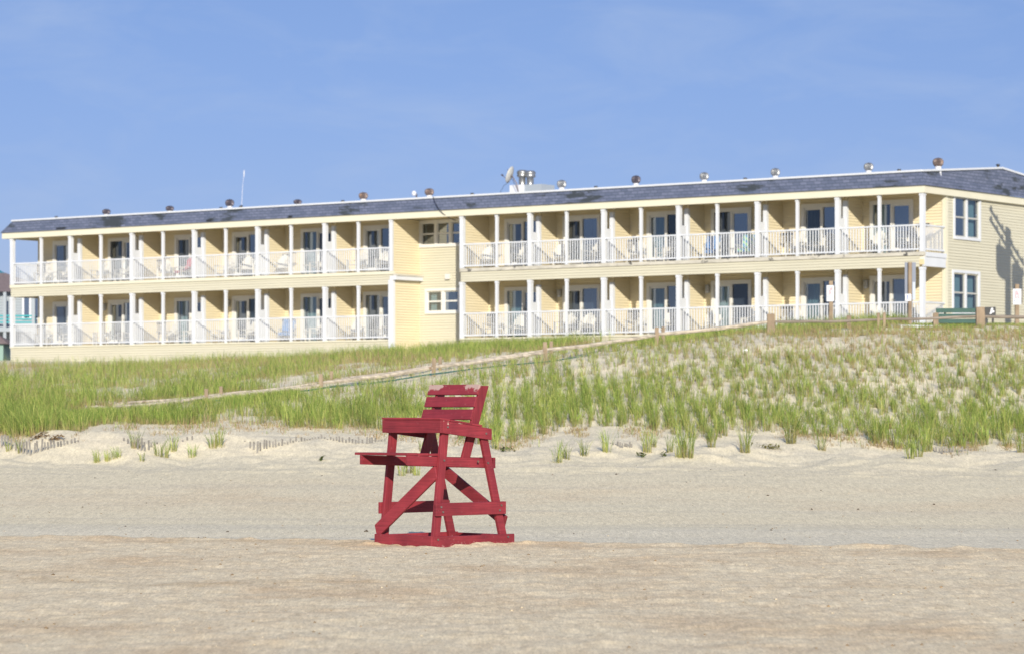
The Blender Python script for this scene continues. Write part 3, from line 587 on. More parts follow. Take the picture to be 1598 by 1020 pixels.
# fascia
b = MB(); b.box(XL-0.45, 0.16, -0.16, -0.02, 4.87, 5.135); hb(b, 'fascia', 'trim')
b = MB(); b.box(0.02, 0.155, -0.02, 12.8, 4.872, 5.133); hb(b, 'fascia', 'trim')
b = MB(); b.box(XL-0.45, XL-0.33, -0.02, 12.8, 4.872, 5.133); hb(b, 'fascia', 'trim')
# mansard and low roof
a0, a1 = XL-0.50, 0.22; t0, t1 = XL-0.12, -0.16; yf, yt = -0.22, 0.16; zb, zt_ = 5.136, 5.66
b = MB()
b.quad((a0, yf, zb), (a1, yf, zb), (t1, yt, zt_), (t0, yt, zt_))
b.poly([(a1, yf, zb), (a1, 13.0, zb), (t1, 12.7, zt_), (t1, 6.4, 6.18), (t1, yt, zt_)])
b.quad((a0, 13.0, zb), (a0, yf, zb), (t0, yt, zt_), (t0, 12.7, zt_))
b.quad((a1, yf, zb-.001), (a0, yf, zb-.001), (a0, 0.2, zb-.001), (a1, 0.2, zb-.001))
roof = hb(b, 'roof', 'shingle')
b = MB(); b.quad((t0, yt, zt_-.01), (t1, yt, zt_-.01), (t1, 6.4, 6.17), (t0, 6.4, 6.17)); b.quad((t0, 6.4, 6.17), (t1, 6.4, 6.17), (t1, 12.7, zt_-.01), (t0, 12.7, zt_-.01))
b.build('roof_deck', M['signwhite'], roof)
b = MB(); b.beam((t0-0.03, yt-0.01, zt_+0.03), (t1+0.03, yt-0.01, zt_+0.03), (0, 0.08, 0), (0, 0, 0.07))
b.beam((t1+0.02, yt, zt_+0.03), (t1+0.02, 6.4, 6.20), (0.08, 0, 0), (0, 0, 0.07)); b.beam((t1+0.02, 6.4, 6.20), (t1+0.02, 12.7, zt_+0.03), (0.08, 0, 0), (0, 0, 0.07))
b.beam((t0-0.02, yt, zt_+0.03), (t0-0.02, 6.4, 6.20), (0.08, 0, 0), (0, 0, 0.07)); b.build('roof_edge_trim', M['white'], roof)
# posts
def post(x, w_, z0, z1, dy=0.0):
    b = MB(); b.box(x-w_/2, x+w_/2, -0.10+dy, -0.10+dy+w_*1.1, z0, z1); b.box(x-w_/2-0.015, x+w_/2+0.015, -0.115+dy, -0.10+dy+w_*1.1+0.015, z1-0.09, z1); hb(b, 'post', 'white')
for mains, mids in ((LM, LMd), (RM, RMd)):
    for x in mains:
        post(x, 0.16, 2.78, 4.87); 
        if not (mains is LM and x == LM[-1]): post(x, 0.16, 0.0, 2.23)
    for x in mids: post(x, 0.10, 2.78, 4.87, 0.03); post(x, 0.10, 0.0, 2.23, 0.03)
for x in (0.0,): b = MB(); b.box(x-0.085, x+0.085, -0.10, 0.08, -0.9, 0.0); hb(b, 'post', 'white')
# railings
def railing(p, q, f):
    p = Vector(p); q = Vector(q); b = MB(); d_ = (q-p); L = d_.length; d_.normalize(); wv = Vector((-d_.y, d_.x, 0))
    up = Vector((0, 0, 1)); z = lambda h: Vector((0, 0, f+h))
    b.beam(p+z(0.985), q+z(0.985), wv*0.07, up*0.055); b.beam(p+z(0.12), q+z(0.12), wv*0.05, up*0.055)
    n = max(2, int(round(L/0.118)))
    for k in range(1, n):
        c = p+d_*(L*k/n); b.beam(c+z(0.14), c+z(0.965), wv*0.018, d_*0.038)
    hb(b, 'railing', 'white')
for mains, mids in ((LM, LMd), (RM, RMd)):
    for i in range(6):
        for f in FLOOR:
            railing((mains[i]+0.08, -0.02, 0), (mids[i]-0.05, -0.02, 0), f); railing((mids[i]+0.05, -0.02, 0), (mains[i+1]-0.08, -0.02, 0), f)
for f in FLOOR:
    railing((0.0, 0.08, 0), (0.0, D-0.06, 0), f); railing((LM[0], 0.08, 0), (LM[0], D-0.02, 0), f)
# sliding doors
def curtain(x0, x1, y, z0, z1, m, parent, axis_='x'):
    b = MB(); n = max(6, int((x1-x0)/0.035)); pts = []
    for k in range(n+1):
        x = x0+(x1-x0)*k/n; o = 0.025*math.sin(k*1.9)+0.012*math.sin(k*0.7)
        pts.append((x, y+o) if axis_ == 'x' else (y-o, x))
    for k in range(n):
        (xa, ya), (xb, yb) = pts[k], pts[k+1]; b.quad((xa, ya, z0), (xb, yb, z0), (xb, yb, z1), (xa, ya, z1))
    b.build('curtain', m, parent)
rd = random.Random(11)
for (wg, i, a, c, x0, x1) in DOORS:
    for lv, f in enumerate(FLOOR):
        t = 0.11; b = MB(); y0, y1 = D-0.075, D+0.10; top = f+DH
        b.box(a-0.03, a+t, y0, y1, f, top+0.03); b.box(c-t, c+0.03, y0, y1, f, top+0.03); b.box(a+t, c-t, y0, y1, top-0.12, top+0.03); b.box(a+t, c-t, y0, y1, f, f+0.08)
        mid = (a+c)/2; single = (c-a) < 1.3
        if not single: b.box(mid-0.045, mid+0.045, y0+0.02, y1-0.02, f+0.08, top-0.12)
        flip = rd.random() < 0.5
        # inner sash of the sliding leaf
        s0, s1 = (a+t, mid-0.045) if flip else (mid+0.045, c-t)
        if single: s0, s1 = a+t, c-t
        for (q0, q1, r0, r1) in ((s0, s0+0.05, f+0.08, top-0.12), (s1-0.05, s1, f+0.08, top-0.12), (s0+0.05, s1-0.05, top-0.20, top-0.12), (s0+0.05, s1-0.05, f+0.08, f+0.30)):
            b.box(q0, q1, y0+0.045, y1-0.03, r0, r1)
        door = hb(b, 'sliding_door', 'frame')
        panes = [(a+t, c-t)] if single else [(a+t, mid-0.045), (mid+0.045, c-t)]
        for k, (p0, p1) in enumerate(panes):
            b = MB(); b.quad((p0, D+0.0, f+0.08), (p1, D+0.0, f+0.08), (p1, D+0.0, top-0.12), (p0, D+0.0, top-0.12))
            sel = rd.random(); gm = M['glassblue'] if (k == len(panes)-1 and sel < 0.6) else (M['glassscreen'] if sel > 0.75 else M['glass'])
            b.build('pane', gm, door)
        cw = rd.uniform(0.25, 0.95)*(c-a)*0.5
        side = rd.random()
        cmt = M['curtain'] if rd.random() < 0.6 else M['curtainteal']
        if side < 0.6 or single: curtain(a+t, a+t+cw, D+0.22, f+0.05, top-0.05, cmt, door)
        else: curtain(c-t-cw, c-t, D+0.22, f+0.05, top-0.05, cmt, door)
        b = MB(); b.box((mid+0.05 if not single else c-t-0.06), (mid+0.075 if not single else c-t-0.035), y0-0.02, y0+0.02, f+0.95, f+1.2); b.build('handle', M['greyplastic'], door)
# dim rooms behind the glass
b = MB()
for lo, hi in ((LM[0]+0.1, LM[-1]-0.1), (gx0+0.2, gx1-0.2), (RM[0]+0.1, -0.3)):
    for f in FLOOR:
        b.quad((lo, 4.6, f), (hi, 4.6, f), (hi, 4.6, f+2.6), (lo, 4.6, f+2.6)); b.quad((lo, D+0.12, f+0.01), (hi, D+0.12, f+0.01), (hi, 4.6, f+0.01), (lo, 4.6, f+0.01))
hb(b, 'room_interior', 'room')
# windows
def dwindow(orig, Uv, N, L, z0, z1, nb_, curt, ax):
    """double-hung window units side by side. orig = point on the wall plane at u=0"""
    P = Vector(orig); Uv = Vector(Uv); N = Vector(N)
    def seg(b, u0, u1, a0_, a1_, o0, o1):
        A = P+Uv*u0; B = P+Uv*u1
        pts = [(A+N*o1), (B+N*o1), (B+N*o0), (A+N*o0)]
        if Uv.cross(Vector((0,0,1))).dot(N) < 0: pts = pts[::-1]
        b.hexa([(p.x, p.y, a0_) for p in pts]+[(p.x, p.y, a1_) for p in pts])
    b = MB(); t = 0.10
    seg(b, -t, 0.0, z0-t, z1+t, -0.08, 0.055); seg(b, L, L+t, z0-t, z1+t, -0.08, 0.055); seg(b, 0, L, z1, z1+t, -0.08, 0.055); seg(b, 0, L, z0-t, z0, -0.08, 0.07)
    for k in range(1, nb_): seg(b, L*k/nb_-0.06, L*k/nb_+0.06, z0, z1, -0.08, 0.03)
    wdw = hb(b, 'window', 'white' if ax == 'y' else 'frame')
    for k in range(nb_):
        u0 = L*k/nb_+(0.06 if k else 0); u1 = L*(k+1)/nb_-(0.06 if k < nb_-1 else 0); zm = (z0+z1)/2
        b = MB(); s = 0.045
        seg(b, u0, u0+s, z0, z1, -0.06, 0.0); seg(b, u1-s, u1, z0, z1, -0.06, 0.0); seg(b, u0+s, u1-s, zm-0.03, zm+0.03, -0.06, 0.0); seg(b, u0+s, u1-s, z0, z0+s, -0.06, 0); seg(b, u0+s, u1-s, z1-s, z1, -0.06, 0)
        b.build('sash', M['greyplastic'] if ax == 'y' else M['frame'], wdw)
        b = MB(); A = P+Uv*(u0+s)-N*0.04; B = P+Uv*(u1-s)-N*0.04; b.quad((A.x, A.y, z0), (B.x, B.y, z0), (B.x, B.y, z1), (A.x, A.y, z1)); b.build('pane', M['glass'] if curt[k] else M['glassblue'], wdw)
        if curt[k]:
            if ax == 'x': curtain(A.x, A.x+(B.x-A.x)*curt[k], A.y+0.15, z0, z1, M['curtain'], wdw)
            else: curtain(A.y, A.y+(B.y-A.y)*curt[k], A.x-0.15, z0, z1, M['curtainteal'], wdw, 'y')
    return wdw
dwindow((w1[0], D, 0), (1,0,0), (0,-1,0), w1[1]-w1[0], w1[2], w1[3], 3, (0.15, 0, 0.0), 'x')
dwindow((w2[0], D, 0), (1,0,0), (0,-1,0), w2[1]-w2[0], w2[2], w2[3], 2, (0.45, 0), 'x')
dwindow((0, e1[0], 0), (0,1,0), (1,0,0), e1[1]-e1[0], e1[2], e1[3], 2, (0.0, 1.0), 'y')
dwindow((0, e2[0], 0), (0,1,0), (1,0,0), e2[1]-e2[0], e2[2], e2[3], 2, (1.0, 1.0), 'y')
b = MB(); b.quad((-2.5, 2, 0), (-2.5, 6, 0), (-2.5, 6, 5), (-2.5, 2, 5)); hb(b, 'room_interior', 'room')
# wall air conditioners and lamps
for wg, i, a, c, x0, x1 in DOORS:
    for lv, f in enumerate(FLOOR):
        if (wg == 'R' and i % 2 == 0) or (wg == 'L' and i in (0, 2, 4)):
            b = MB(); xa = x0+0.13; b.box(xa, xa+0.62, D-0.30, D-0.03, f+0.62, f+1.03); ac = hb(b, 'air_conditioner', 'acbody')
            b = MB(); b.box(xa+0.03, xa+0.59, D-0.315, D-0.302, f+0.90, f+1.0); b.box(xa+0.30, xa+0.59, D-0.29, D-0.05, f+1.032, f+1.06)
            for k in range(6): b.box(xa+0.04, xa+0.58, D-0.315, D-0.302, f+0.65+k*0.04, f+0.665+k*0.04)
            b.build('grille', M['black'], ac)
        if lv == 0 and i % 2 == 1:
            b = MB(); xa = x0+(0.18 if wg == 'R' else 0.42); b.box(xa, xa+0.15, D-0.16, D-0.04, f+1.66, f+1.86); b.box(xa-0.015, xa+0.165, D-0.175, D-0.03, f+1.865, f+1.90); lp = hb(b, 'wall_lamp', 'greyplastic', bevel=0.01)
            b = MB(); b.box(xa+0.02, xa+0.13, D-0.15, D-0.06, f+1.60, f+1.655); b.build('lens', M['signwhite'], lp)
b = MB(); b.box(-1.05, -0.45, D-0.30, D-0.03, 2.75+0.66, 2.75+1.16); ac = hb(b, 'air_conditioner', 'acbody'); b = MB(); b.box(-1.02, -0.48, D-0.315, D-0.302, 2.75+1.0, 2.75+1.13); b.build('grille', M['black'], ac)
b = MB(); b.box(hx(700,D)-0.1, hx(700,D)+0.12, D-0.12, D-0.03, hz(700, 436, D), hz(700, 431, D)+0.08); hb(b, 'utility_box', 'frame')
# turbine vents on the roof
def vent(px, py_base, py_top, m, wpx):
    y = 1.6; x = hx(px, y); Zp = HCZ-0.5953*x+0.8035*y; s = Zp/F; zb_ = zt_+0.02; zt2 = hz(px, py_top, y); r = wpx*s/2
    H = zt2-zb_; b = MB(); b.lathe((x, y, zb_-0.15), [(r*0.75, 0), (r*0.62, 0.12), (r*0.60, 0.17+H*0.48)], 14); o = hb(b, 'turbine_vent', 'signwhite', smooth=False)
    b = MB(); prof = [(r*0.62, 0), (r*0.95, H*0.14), (r*1.02, H*0.30), (r*0.92, H*0.45), (r*0.58, H*0.54), (r*0.1, H*0.58)]
    n = 22; zc = zb_+H*0.46; base = len(b.v)
    for j, (rr, zz) in enumerate(prof):
        for k in range(n*2):
            a = math.pi*k/n+0.15*j; q = rr*(1.0 if k % 2 else 0.88); b.v.append((x+q*math.cos(a), y+q*math.sin(a), zc+zz))
    for j in range(len(prof)-1):
        for k in range(n*2): A = base+j*2*n+k; B = base+j*2*n+(k+1) % (2*n); b.f.append((A, B, B+2*n, A+2*n))
    b.build('turbine_head', M[m], o)
for px, pb, pt, m, wp in ((166, 342, 327, 'darkmetal', 13), (265, 336, 322, 'darkmetal', 13), (358.5, 329, 312, 'darkmetal', 14), (464.5, 323, 312, 'darkmetal', 13), (567, 316, 301, 'rust', 14.5),
                          (670, 310, 295, 'rust', 14.5), (876.5, 298, 282, 'metal', 15), (992.5, 292, 275, 'darkmetal', 14.5), (1099, 286, 270, 'metal', 14.5), (1210, 280, 263.5, 'metal', 14.5), (1355.5, 272, 255, 'metal', 15), (1464, 264, 247.5, 'rust', 17)):
    vent(px, pb, pt, m, wp)
for px, pt in ((88, 337), (345, 325), (375.5, 322), (535, 314), (737, 303), (930, 293), (1163, 281), (1403, 263), (1566, 258)):
    y = 1.0 if px < 1500 else 6.4; x = hx(px, y); 
    if px > 1500: x = -0.3
    z_ = zt_ if px < 1500 else 6.15
    b = MB(); b.lathe((x, y, z_-0.05), [(0.045, 0), (0.045, 0.18), (0.07, 0.19), (0.07, 0.25)], 10); hb(b, 'vent_pipe', 'black')
# whip antenna, camera-like beacon, dish, exhaust stacks and their box
y = 1.2; x = hx(376, y); b = MB(); b.tube([(x, y, zt_), (x+0.04, y, zt_+0.25)], 0.05, 8); ant = hb(b, 'whip_antenna', 'black')
b = MB(); b.tube([(x+0.04, y, zt_+0.25), (x+0.10, y, zt_+1.1), (x+0.17, y, hz(384, 273, y))], [0.012, 0.008, 0.006], 6); b.tube([(x+0.17, y, hz(384, 276, y)), (x+0.18, y, hz(384, 266, y))], 0.022, 6); b.build('rod', M['signwhite'], ant)
y = 1.2; x = hx(650, y); b = MB(); b.tube([(x, y, zt_), (x, y, zt_+0.32)], 0.03, 8); b.box(x-0.15, x+0.12, y-0.06, y+0.06, zt_, zt_+0.06); bb = hb(b, 'small_dish_antenna', 'darkmetal')
b = MB(); b.lathe((x-0.09, y-0.05, zt_+0.22), [(0.03, 0), (0.09, 0.05), (0.10, 0.12), (0.07, 0.2), (0.02, 0.22)], 12); b.build('dome', M['signwhite'], bb)
y = 2.2; xa, xb = hx(797, y), hx(845, y); b = MB(); b.box(xa, xb, y, y+0.9, zt_, hz(820, 290, y)+0.03); bx_ = hb(b, 'equipment_box', 'palewall')
b = MB(); b.box(xa-0.02, xa+(xb-xa)*0.45, y-0.05, y, zt_, hz(820, 289.5, y)+0.03); b.build('access_panel', M['signwhite'], bx_)
for px, pt in ((815, 266), (827.5, 267)):
    x = hx(px, 2.5); zt2 = hz(px, pt, 2.5); z0 = hz(px, 290, 2.5); hh = zt2-z0; r = 0.14
    b = MB(); b.lathe((x, 2.5, z0), [(r*1.15, -0.25), (r*1.1, 0.02), (r, 0.05), (r, hh*0.52), (r*1.45, hh*0.56), (r*1.6, hh*0.66), (r*1.35, hh*0.72), (r*1.6, hh*0.80), (r*1.5, hh*0.92), (r*1.1, hh)], 20); hb(b, 'exhaust_stack', 'metal', smooth=True)
# dish
y = 2.0; x = hx(798, y); zc = hz(798, 274, y); b = MB(); n = 24; rad = 0.27; dn = Vector((-0.80, -0.15, 0.30)).normalized(); du = dn.cross(Vector((0,0,1))).normalized(); dv = du.cross(dn)
rings = []
for j in range(5):
    rr = rad*j/4; ring = []
    for k in range(n):
        a = 2*math.pi*k/n; p = Vector((x, y, zc))+du*rr*math.cos(a)+dv*rr*1.3*math.sin(a)+dn*(0.09*(j/4)**2); ring.append(len(b.v)); b.v.append(tuple(p))
    rings.append(ring)
for j in range(4):
    for k in range(n): b.f.append((rings[j][k], rings[j][(k+1) % n], rings[j+1][(k+1) % n], rings[j+1][k]))
dish = hb(b, 'satellite_dish', 'greyplastic', smooth=True); sm = dish.modifiers.new('thick', 'SOLIDIFY'); sm.thickness = 0.015
b = MB(); fp = Vector((x, y, zc))+dn*0.38-dv*0.12; low = Vector((x, y, zc))-dv*rad*1.05
b.tube([low, fp], 0.014, 6); b.tube([fp-dn*0.03, fp+dn*0.05], 0.035, 8); b.build('feed_arm', M['darkmetal'], dish)
b = MB(); b.tube([Vector((x, y, zc))-dn*0.03, Vector((x+0.2, y+0.1, zc-0.35)), Vector((x+0.30, y+0.1, zt_+0.05))], 0.025, 8); b.tube([Vector((x-0.15, y-0.05, zc+0.25)), Vector((x+0.36, y-0.1, zt_+0.35))], 0.012, 6); b.build('mast', M['darkmetal'], dish)
b = MB(); b.tube([low, low+Vector((-0.25, 0, -0.12)), low+Vector((-0.42, 0, -0.35)), (low.x-0.45, y, zt_+0.02)], 0.008, 6); b.build('cable', M['black'], dish)
# cable hanging from roof edge over the fascia
pts = [(hx(676, 0.1), 0.1, zt_+0.05), (hx(678, -0.1), -0.10, zt_-0.12), (hx(684, -0.25), -0.26, 5.2), (hx(692, -0.2), -0.20, 4.97), (hx(704, 0), -0.05, 4.80), (hx(712, 1.0), 1.0, 4.78)]
b = MB(); b.tube(pts, 0.014, 6); hb(b, 'cable', 'black')
# dark replacement patches and gutter blocks on the mansard
for px, py, wpx in ((97, 357, 20), (328, 345, 10), (455, 339, 7), (1500, 271, 20)):
    if px < 1400:
        x = hx(px, -0.1); z = hz(px, py, -0.1); y = -0.22+0.38*(z-zb)/(zt_-zb)-0.012
        wdt = wpx*0.029; b = MB(); b.hexa([(x-wdt/2, y-0.02, z-0.05), (x+wdt/2, y-0.02, z-0.05), (x+wdt/2, y+0.06, z-0.05), (x-wdt/2, y+0.06, z-0.05), (x-wdt/2, y+0.01, z+0.05), (x+wdt/2, y+0.01, z+0.05), (x+wdt/2, y+0.09, z+0.05), (x-wdt/2, y+0.09, z+0.05)]); b.build('patch', M['black'], roof)

# ---------------------------------------------------------------- balcony chairs (resin) and towels
ROT = math.atan2(rz_, rx); RV = Vector((rx, rz_, 0)); NV = Vector((-rz_, rx, 0))
def hw(x, y, z): return Vector((HCX, HCZ, HD+z))+RV*x+NV*y
def make_chair():
    t = empty('balcony_chair', (0,0,0))
    b = MB()
    for k in range(5): b.box(-0.25+k*0.102, -0.25+k*0.102+0.09, -0.28, 0.22, 0.36, 0.385)
    b.build('seat', M['plasticchair'], t)
    b = MB()
    for k in range(7):
        x = -0.26+k*0.0745; h = 0.95-0.10*abs(k-3)**1.6/3.0
        b.hexa([(x, 0.20, 0.36), (x+0.062, 0.20, 0.36), (x+0.062, 0.225, 0.36), (x, 0.225, 0.36), (x-0.02+0.006*k, 0.42, h), (x+0.04+0.006*k, 0.42, h), (x+0.04+0.006*k, 0.44, h), (x-0.02+0.006*k, 0.44, h)])
    b.build('backrest', M['plasticchair'], t)
    for s in (-1, 1):
        b = MB(); b.box(s*0.30-0.045, s*0.30+0.045, -0.30, 0.30, 0.56, 0.585); b.build('armrest', M['plasticchair'], t)
        b = MB(); b.box(s*0.285-0.02, s*0.285+0.02, -0.28, -0.21, 0, 0.558); b.build('leg', M['plasticchair'], t)
        b = MB(); b.beam((s*0.285, 0.34, 0), (s*0.285, 0.24, 0.558), (0.04, 0, 0), (0, 0.06, 0)); b.build('leg', M['plasticchair'], t)
    return t
proto = make_chair(); used = False
tproto = empty('side_table', (0, 0, 0)); b = MB(); b.lathe((0, 0, 0.44), [(0.24, 0), (0.25, 0.01), (0.25, 0.03)], 18); b.build('table_top', M['plasticchair'], tproto)
for k in range(3):
    a = k*2.094; b = MB(); b.tube([(0.2*math.cos(a), 0.2*math.sin(a), 0), (0.12*math.cos(a), 0.12*math.sin(a), 0.438)], 0.015, 6); b.build('leg', M['plasticchair'], tproto)
tused = [False]
rc = random.Random(5)
def towel(x, y, z, rz, m, label, w_=0.5):
    b = MB(); n = 8
    prof = [(0.47, 0.30), (0.455, 0.92), (0.43, 0.98), (0.36, 0.95), (0.19, 0.48), (-0.10, 0.41), (-0.29, 0.40), (-0.31, 0.30)]
    for k in range(len(prof)-1):
        for j in range(n):
            u0 = -w_/2+w_*j/n; u1 = u0+w_/n; o = lambda u: 0.012*math.sin(u*30)
            b.quad((u0, prof[k][0]+o(u0), prof[k][1]), (u1, prof[k][0]+o(u1), prof[k][1]), (u1, prof[k+1][0]+o(u1), prof[k+1][1]), (u0, prof[k+1][0]+o(u0), prof[k+1][1]))
    o = b.build('beach_towel', M[m], None, loc=hw(x, y, z)); o.rotation_euler = (0, 0, rz); s = o.modifiers.new('t', 'SOLIDIFY'); s.thickness = 0.012
    tag(o, label, 'towel')
for wi, (mains, wn_) in enumerate(((LM, 'left wing'), (RM, 'right wing'))):
    for i in range(6):
        for lv, f in enumerate(FLOOR):
            for s in (0, 1):
                x0, x1 = mains[i], mains[i+1]
                x = x0+(0.95 if s == 0 else 2.35)+rc.uniform(-0.15, 0.2); y = 0.72+rc.uniform(-0.1, 0.25); a = ROT+rc.uniform(-0.6, 0.6)
                o = proto if not used else copy_tree(proto); used = True
                o.location = hw(x, y, f+0.002); o.rotation_euler = (0, 0, a)
                tag(o, f'white resin chair at the {"left" if s == 0 else "right"} of the {ORD[i]} {"lower" if lv == 0 else "upper"} balcony from the left, {wn_}', 'chair', 'resin chairs on the hotel balconies')
                if s == 0 and rc.random() < 0.45:
                    tb = tproto if not tused[0] else copy_tree(tproto); tused[0] = True; tb.location = hw((x0+x1)/2+rc.uniform(-0.1, 0.15), 0.95, f+0.002)
                    tag(tb, f'small round white table on the {ORD[i]} {"lower" if lv == 0 else "upper"} balcony from the left, {wn_}', 'table', 'small tables on the hotel balconies')
                tw = {(1, 3, 1, 0): ('towelblue', 'dark blue patterned towel draped over a balcony chair'), (1, 3, 1, 1): ('towelgreen', 'green and blue striped towel draped over a balcony chair'),
                      (0, 2, 1, 1): ('towelred', 'red towel draped over a balcony chair on the left wing'), (0, 4, 0, 0): ('towelblue', 'bright blue towel on a lower balcony chair of the left wing')}.get((wi, i, lv, s))
                if tw: towel(x, y, f+0.004, a, tw[0], tw[1])

# ---------------------------------------------------------------- utility pole just right of the frame (casts the shadow on the end wall)
sh = Vector((math.sin(R(SUN_AZ)), -math.cos(R(SUN_AZ)), 0)); perp = Vector((math.cos(R(SUN_AZ)), math.sin(R(SUN_AZ)), 0))
DP = 10.0; wallp = hw(0, 6.62, 0); wallp.z = 0; pb = wallp+sh*DP; zoff = DP*math.tan(R(SUN_EL)); gp = gz(pb.x, pb.y)
upole = empty('utility_pole', (pb.x, pb.y, gp)); tag(upole, 'wooden utility pole with two grey transformers beside the hotel end wall', 'utility pole')
def wz(py): return CAMH+(HY-py)/F*110.7+zoff-gp
b = MB(); b.tube([(0, 0, -0.3), (0, 0, wz(358))], [0.19, 0.15], 14); b.build('pole', M['wood'], upole)
for (off, ya, yb, fw) in ((-0.34, 393, 437, 0.15), (0.50, 406, 448, 0.1)):
    p = perp*off+sh*fw; z1, z0 = wz(ya), wz(yb); b = MB(); b.lathe((p.x, p.y, z0), [(0.2, 0), (0.30, 0.12), (0.31, z1-z0-0.08), (0.26, z1-z0), (0.08, z1-z0+0.03)], 18); tr = b.build('transformer', M['greyplastic'], upole)
    b = MB(); b.lathe((p.x-0.12, p.y, z1), [(0.03, 0), (0.06, 0.06), (0.03, 0.10), (0.06, 0.16), (0.02, 0.30)], 8); b.build('bushing', M['black'], tr)
for k, dz in enumerate((0, -0.38)):
    a = perp*(-0.95)+sh*(-1.5); c = perp*0.85+sh*1.5; zz = wz(372)+dz
    b = MB(); b.beam((a.x, a.y, zz), (c.x, c.y, zz), (0.1, 0, 0), (0, 0, 0.12)); arm = b.build('crossarm', M['wood'], upole)
    for q in (0.03, 0.2, 0.36, 0.64, 0.82, 0.97):
        p = a.lerp(c, q); b = MB(); b.lathe((p.x, p.y, zz+0.06), [(0.03, 0), (0.07, 0.05), (0.04, 0.10), (0.05, 0.11), (0.02, 0.14)], 8); b.build('insulator', M['greyplastic'], arm)

# ---------------------------------------------------------------- neighbouring houses on the left
def gpt(px, Z): x = (px-CX)/F*Z; return x, gz(x, Z)
hs = empty('beach_house', (PX(-60, 0, 156).x, 156, 3.9)); tag(hs, 'blue grey house with brown hip roof and turquoise porch rails at the left edge', 'house')
s_ = 156/F
def lp(px, py): return ((px+60)*s_, CAMH+(HY-py)*s_-3.9)
xa, xb = lp(-170, 0)[0], lp(61, 0)[0]; ze = lp(0, 456)[1]
b = MB(); siding(b, (xa, 0, 0), (1,0,0), (0,-1,0), xb-xa, -0.5, ze, step=0.15, lip=0.03); b.box(xa, xb, 0.02, 8, -0.5, ze); b.build('wall', M['palewall'], hs)
b = MB(); zr = lp(0, 421)[1]; b.poly([(xa-0.5, -0.6, ze), (xb+0.6, -0.6, ze), (xb-2.4, 3.7, zr), (xa+3.5, 3.7, zr)]); b.poly([(xb+0.6, -0.6, ze), (xb+0.6, 8.6, ze), (xb-2.4, 3.7, zr)]); b.poly([(xb+0.6, 8.6, ze), (xa-0.5, 8.6, ze), (xa+3.5, 3.7, zr), (xb-2.4, 3.7, zr)]); b.poly([(xa-0.5, 8.6, ze), (xa-0.5, -0.6, ze), (xa+3.5, 3.7, zr)])
b.quad((xa-0.5, -0.6, ze-.002), (xa-0.5, 8.6, ze-.002), (xb+0.6, 8.6, ze-.002), (xb+0.6, -0.6, ze-.002)); b.build('roof', M['brownroof'], hs)
for pa, pc in ((38, 46), (53, 60), (-20, -8)):
    (u0, z1), (u1, z0) = lp(pa, 463), lp(pc, 496); b = MB(); b.box(u0-0.1, u1+0.1, -0.08, 0.01, z0-0.1, z1+0.1); wd = b.build('window', M['signwhite'], hs); b = MB(); b.box(u0, u1, -0.10, -0.082, z0, z1); b.build('pane', M['glassblue'], wd)
b = MB()
for py in (494, 499, 504):
    u0, z1 = lp(-170, py); u1 = lp(61, 0)[0]; b.box(u0, u1, -1.25, -1.18, z1-0.04, z1+0.04)
b.build('porch_rail', M['turq'], hs)
b = MB(); b.box(xa, xb, -1.3, -0.05, lp(0, 512)[1]-0.2, lp(0, 512)[1]); 
for u in np.linspace(xa+0.2, xb-0.1, 6): b.box(u-0.08, u+0.08, -1.26, -1.1, -0.5, ze-0.05)
b.build('porch', M['palewall'], hs)
h2 = empty('roof_pavilion_house', (PX(-40, 0, 172).x, 172, 3.9)); tag(h2, 'taller house behind with a bright turquoise roof at the left edge', 'house')
s2 = 172/F; q = lambda px, py: ((px+40)*s2, CAMH+(HY-py)*s2-3.9)
b = MB(); u1, ze2 = q(14, 438); ap, za = q(-40, 402); u0 = -u1*1.0
b.poly([(u0, -2, ze2), (u1, -2, ze2), (0, 2, za)]); b.poly([(u1, -2, ze2), (u1, 6, ze2), (0, 2, za)]); b.poly([(u1, 6, ze2), (u0, 6, ze2), (0, 2, za)]); b.poly([(u0, 6, ze2), (u0, -2, ze2), (0, 2, za)]); b.quad((u0, -2, ze2-.003), (u0, 6, ze2-.003), (u1, 6, ze2-.003), (u1, -2, ze2-.003)); b.build('roof', M['turq'], h2)
b = MB(); b.box(u0+0.5, u1-0.5, -1.6, 5.6, -0.5, ze2-0.01); b.build('wall', M['palewall'], h2)
h3 = empty('garden_shed', (PX(-12, 0, 140).x, 140, gz(PX(-12, 0, 140).x, 140))); tag(h3, 'small pale green shed with brown roof beside the hotel corner', 'shed')
s3 = 140/F; g3 = h3.location.z; q = lambda px, py: ((px+12)*s3, CAMH+(HY-py)*s3-g3)
u1, ze3 = q(9, 536); zr3 = q(0, 518)[1]; b = MB(); b.box(-u1, u1-0.12, 0, 2, -0.3, ze3); b.build('wall', M['pale_green'], h3)
b = MB(); b.poly([(-u1-0.2, -0.2, ze3), (u1+0.15, -0.2, ze3), (0, 1, zr3)]); b.poly([(u1+0.15, -0.2, ze3), (u1+0.15, 2.2, ze3), (0, 1, zr3)]); b.poly([(-u1-0.2, 2.2, ze3), (-u1-0.2, -0.2, ze3), (0, 1, zr3)]); b.poly([(u1+0.15, 2.2, ze3), (-u1-0.2, 2.2, ze3), (0, 1, zr3)]); b.build('roof', M['brownroof'], h3)

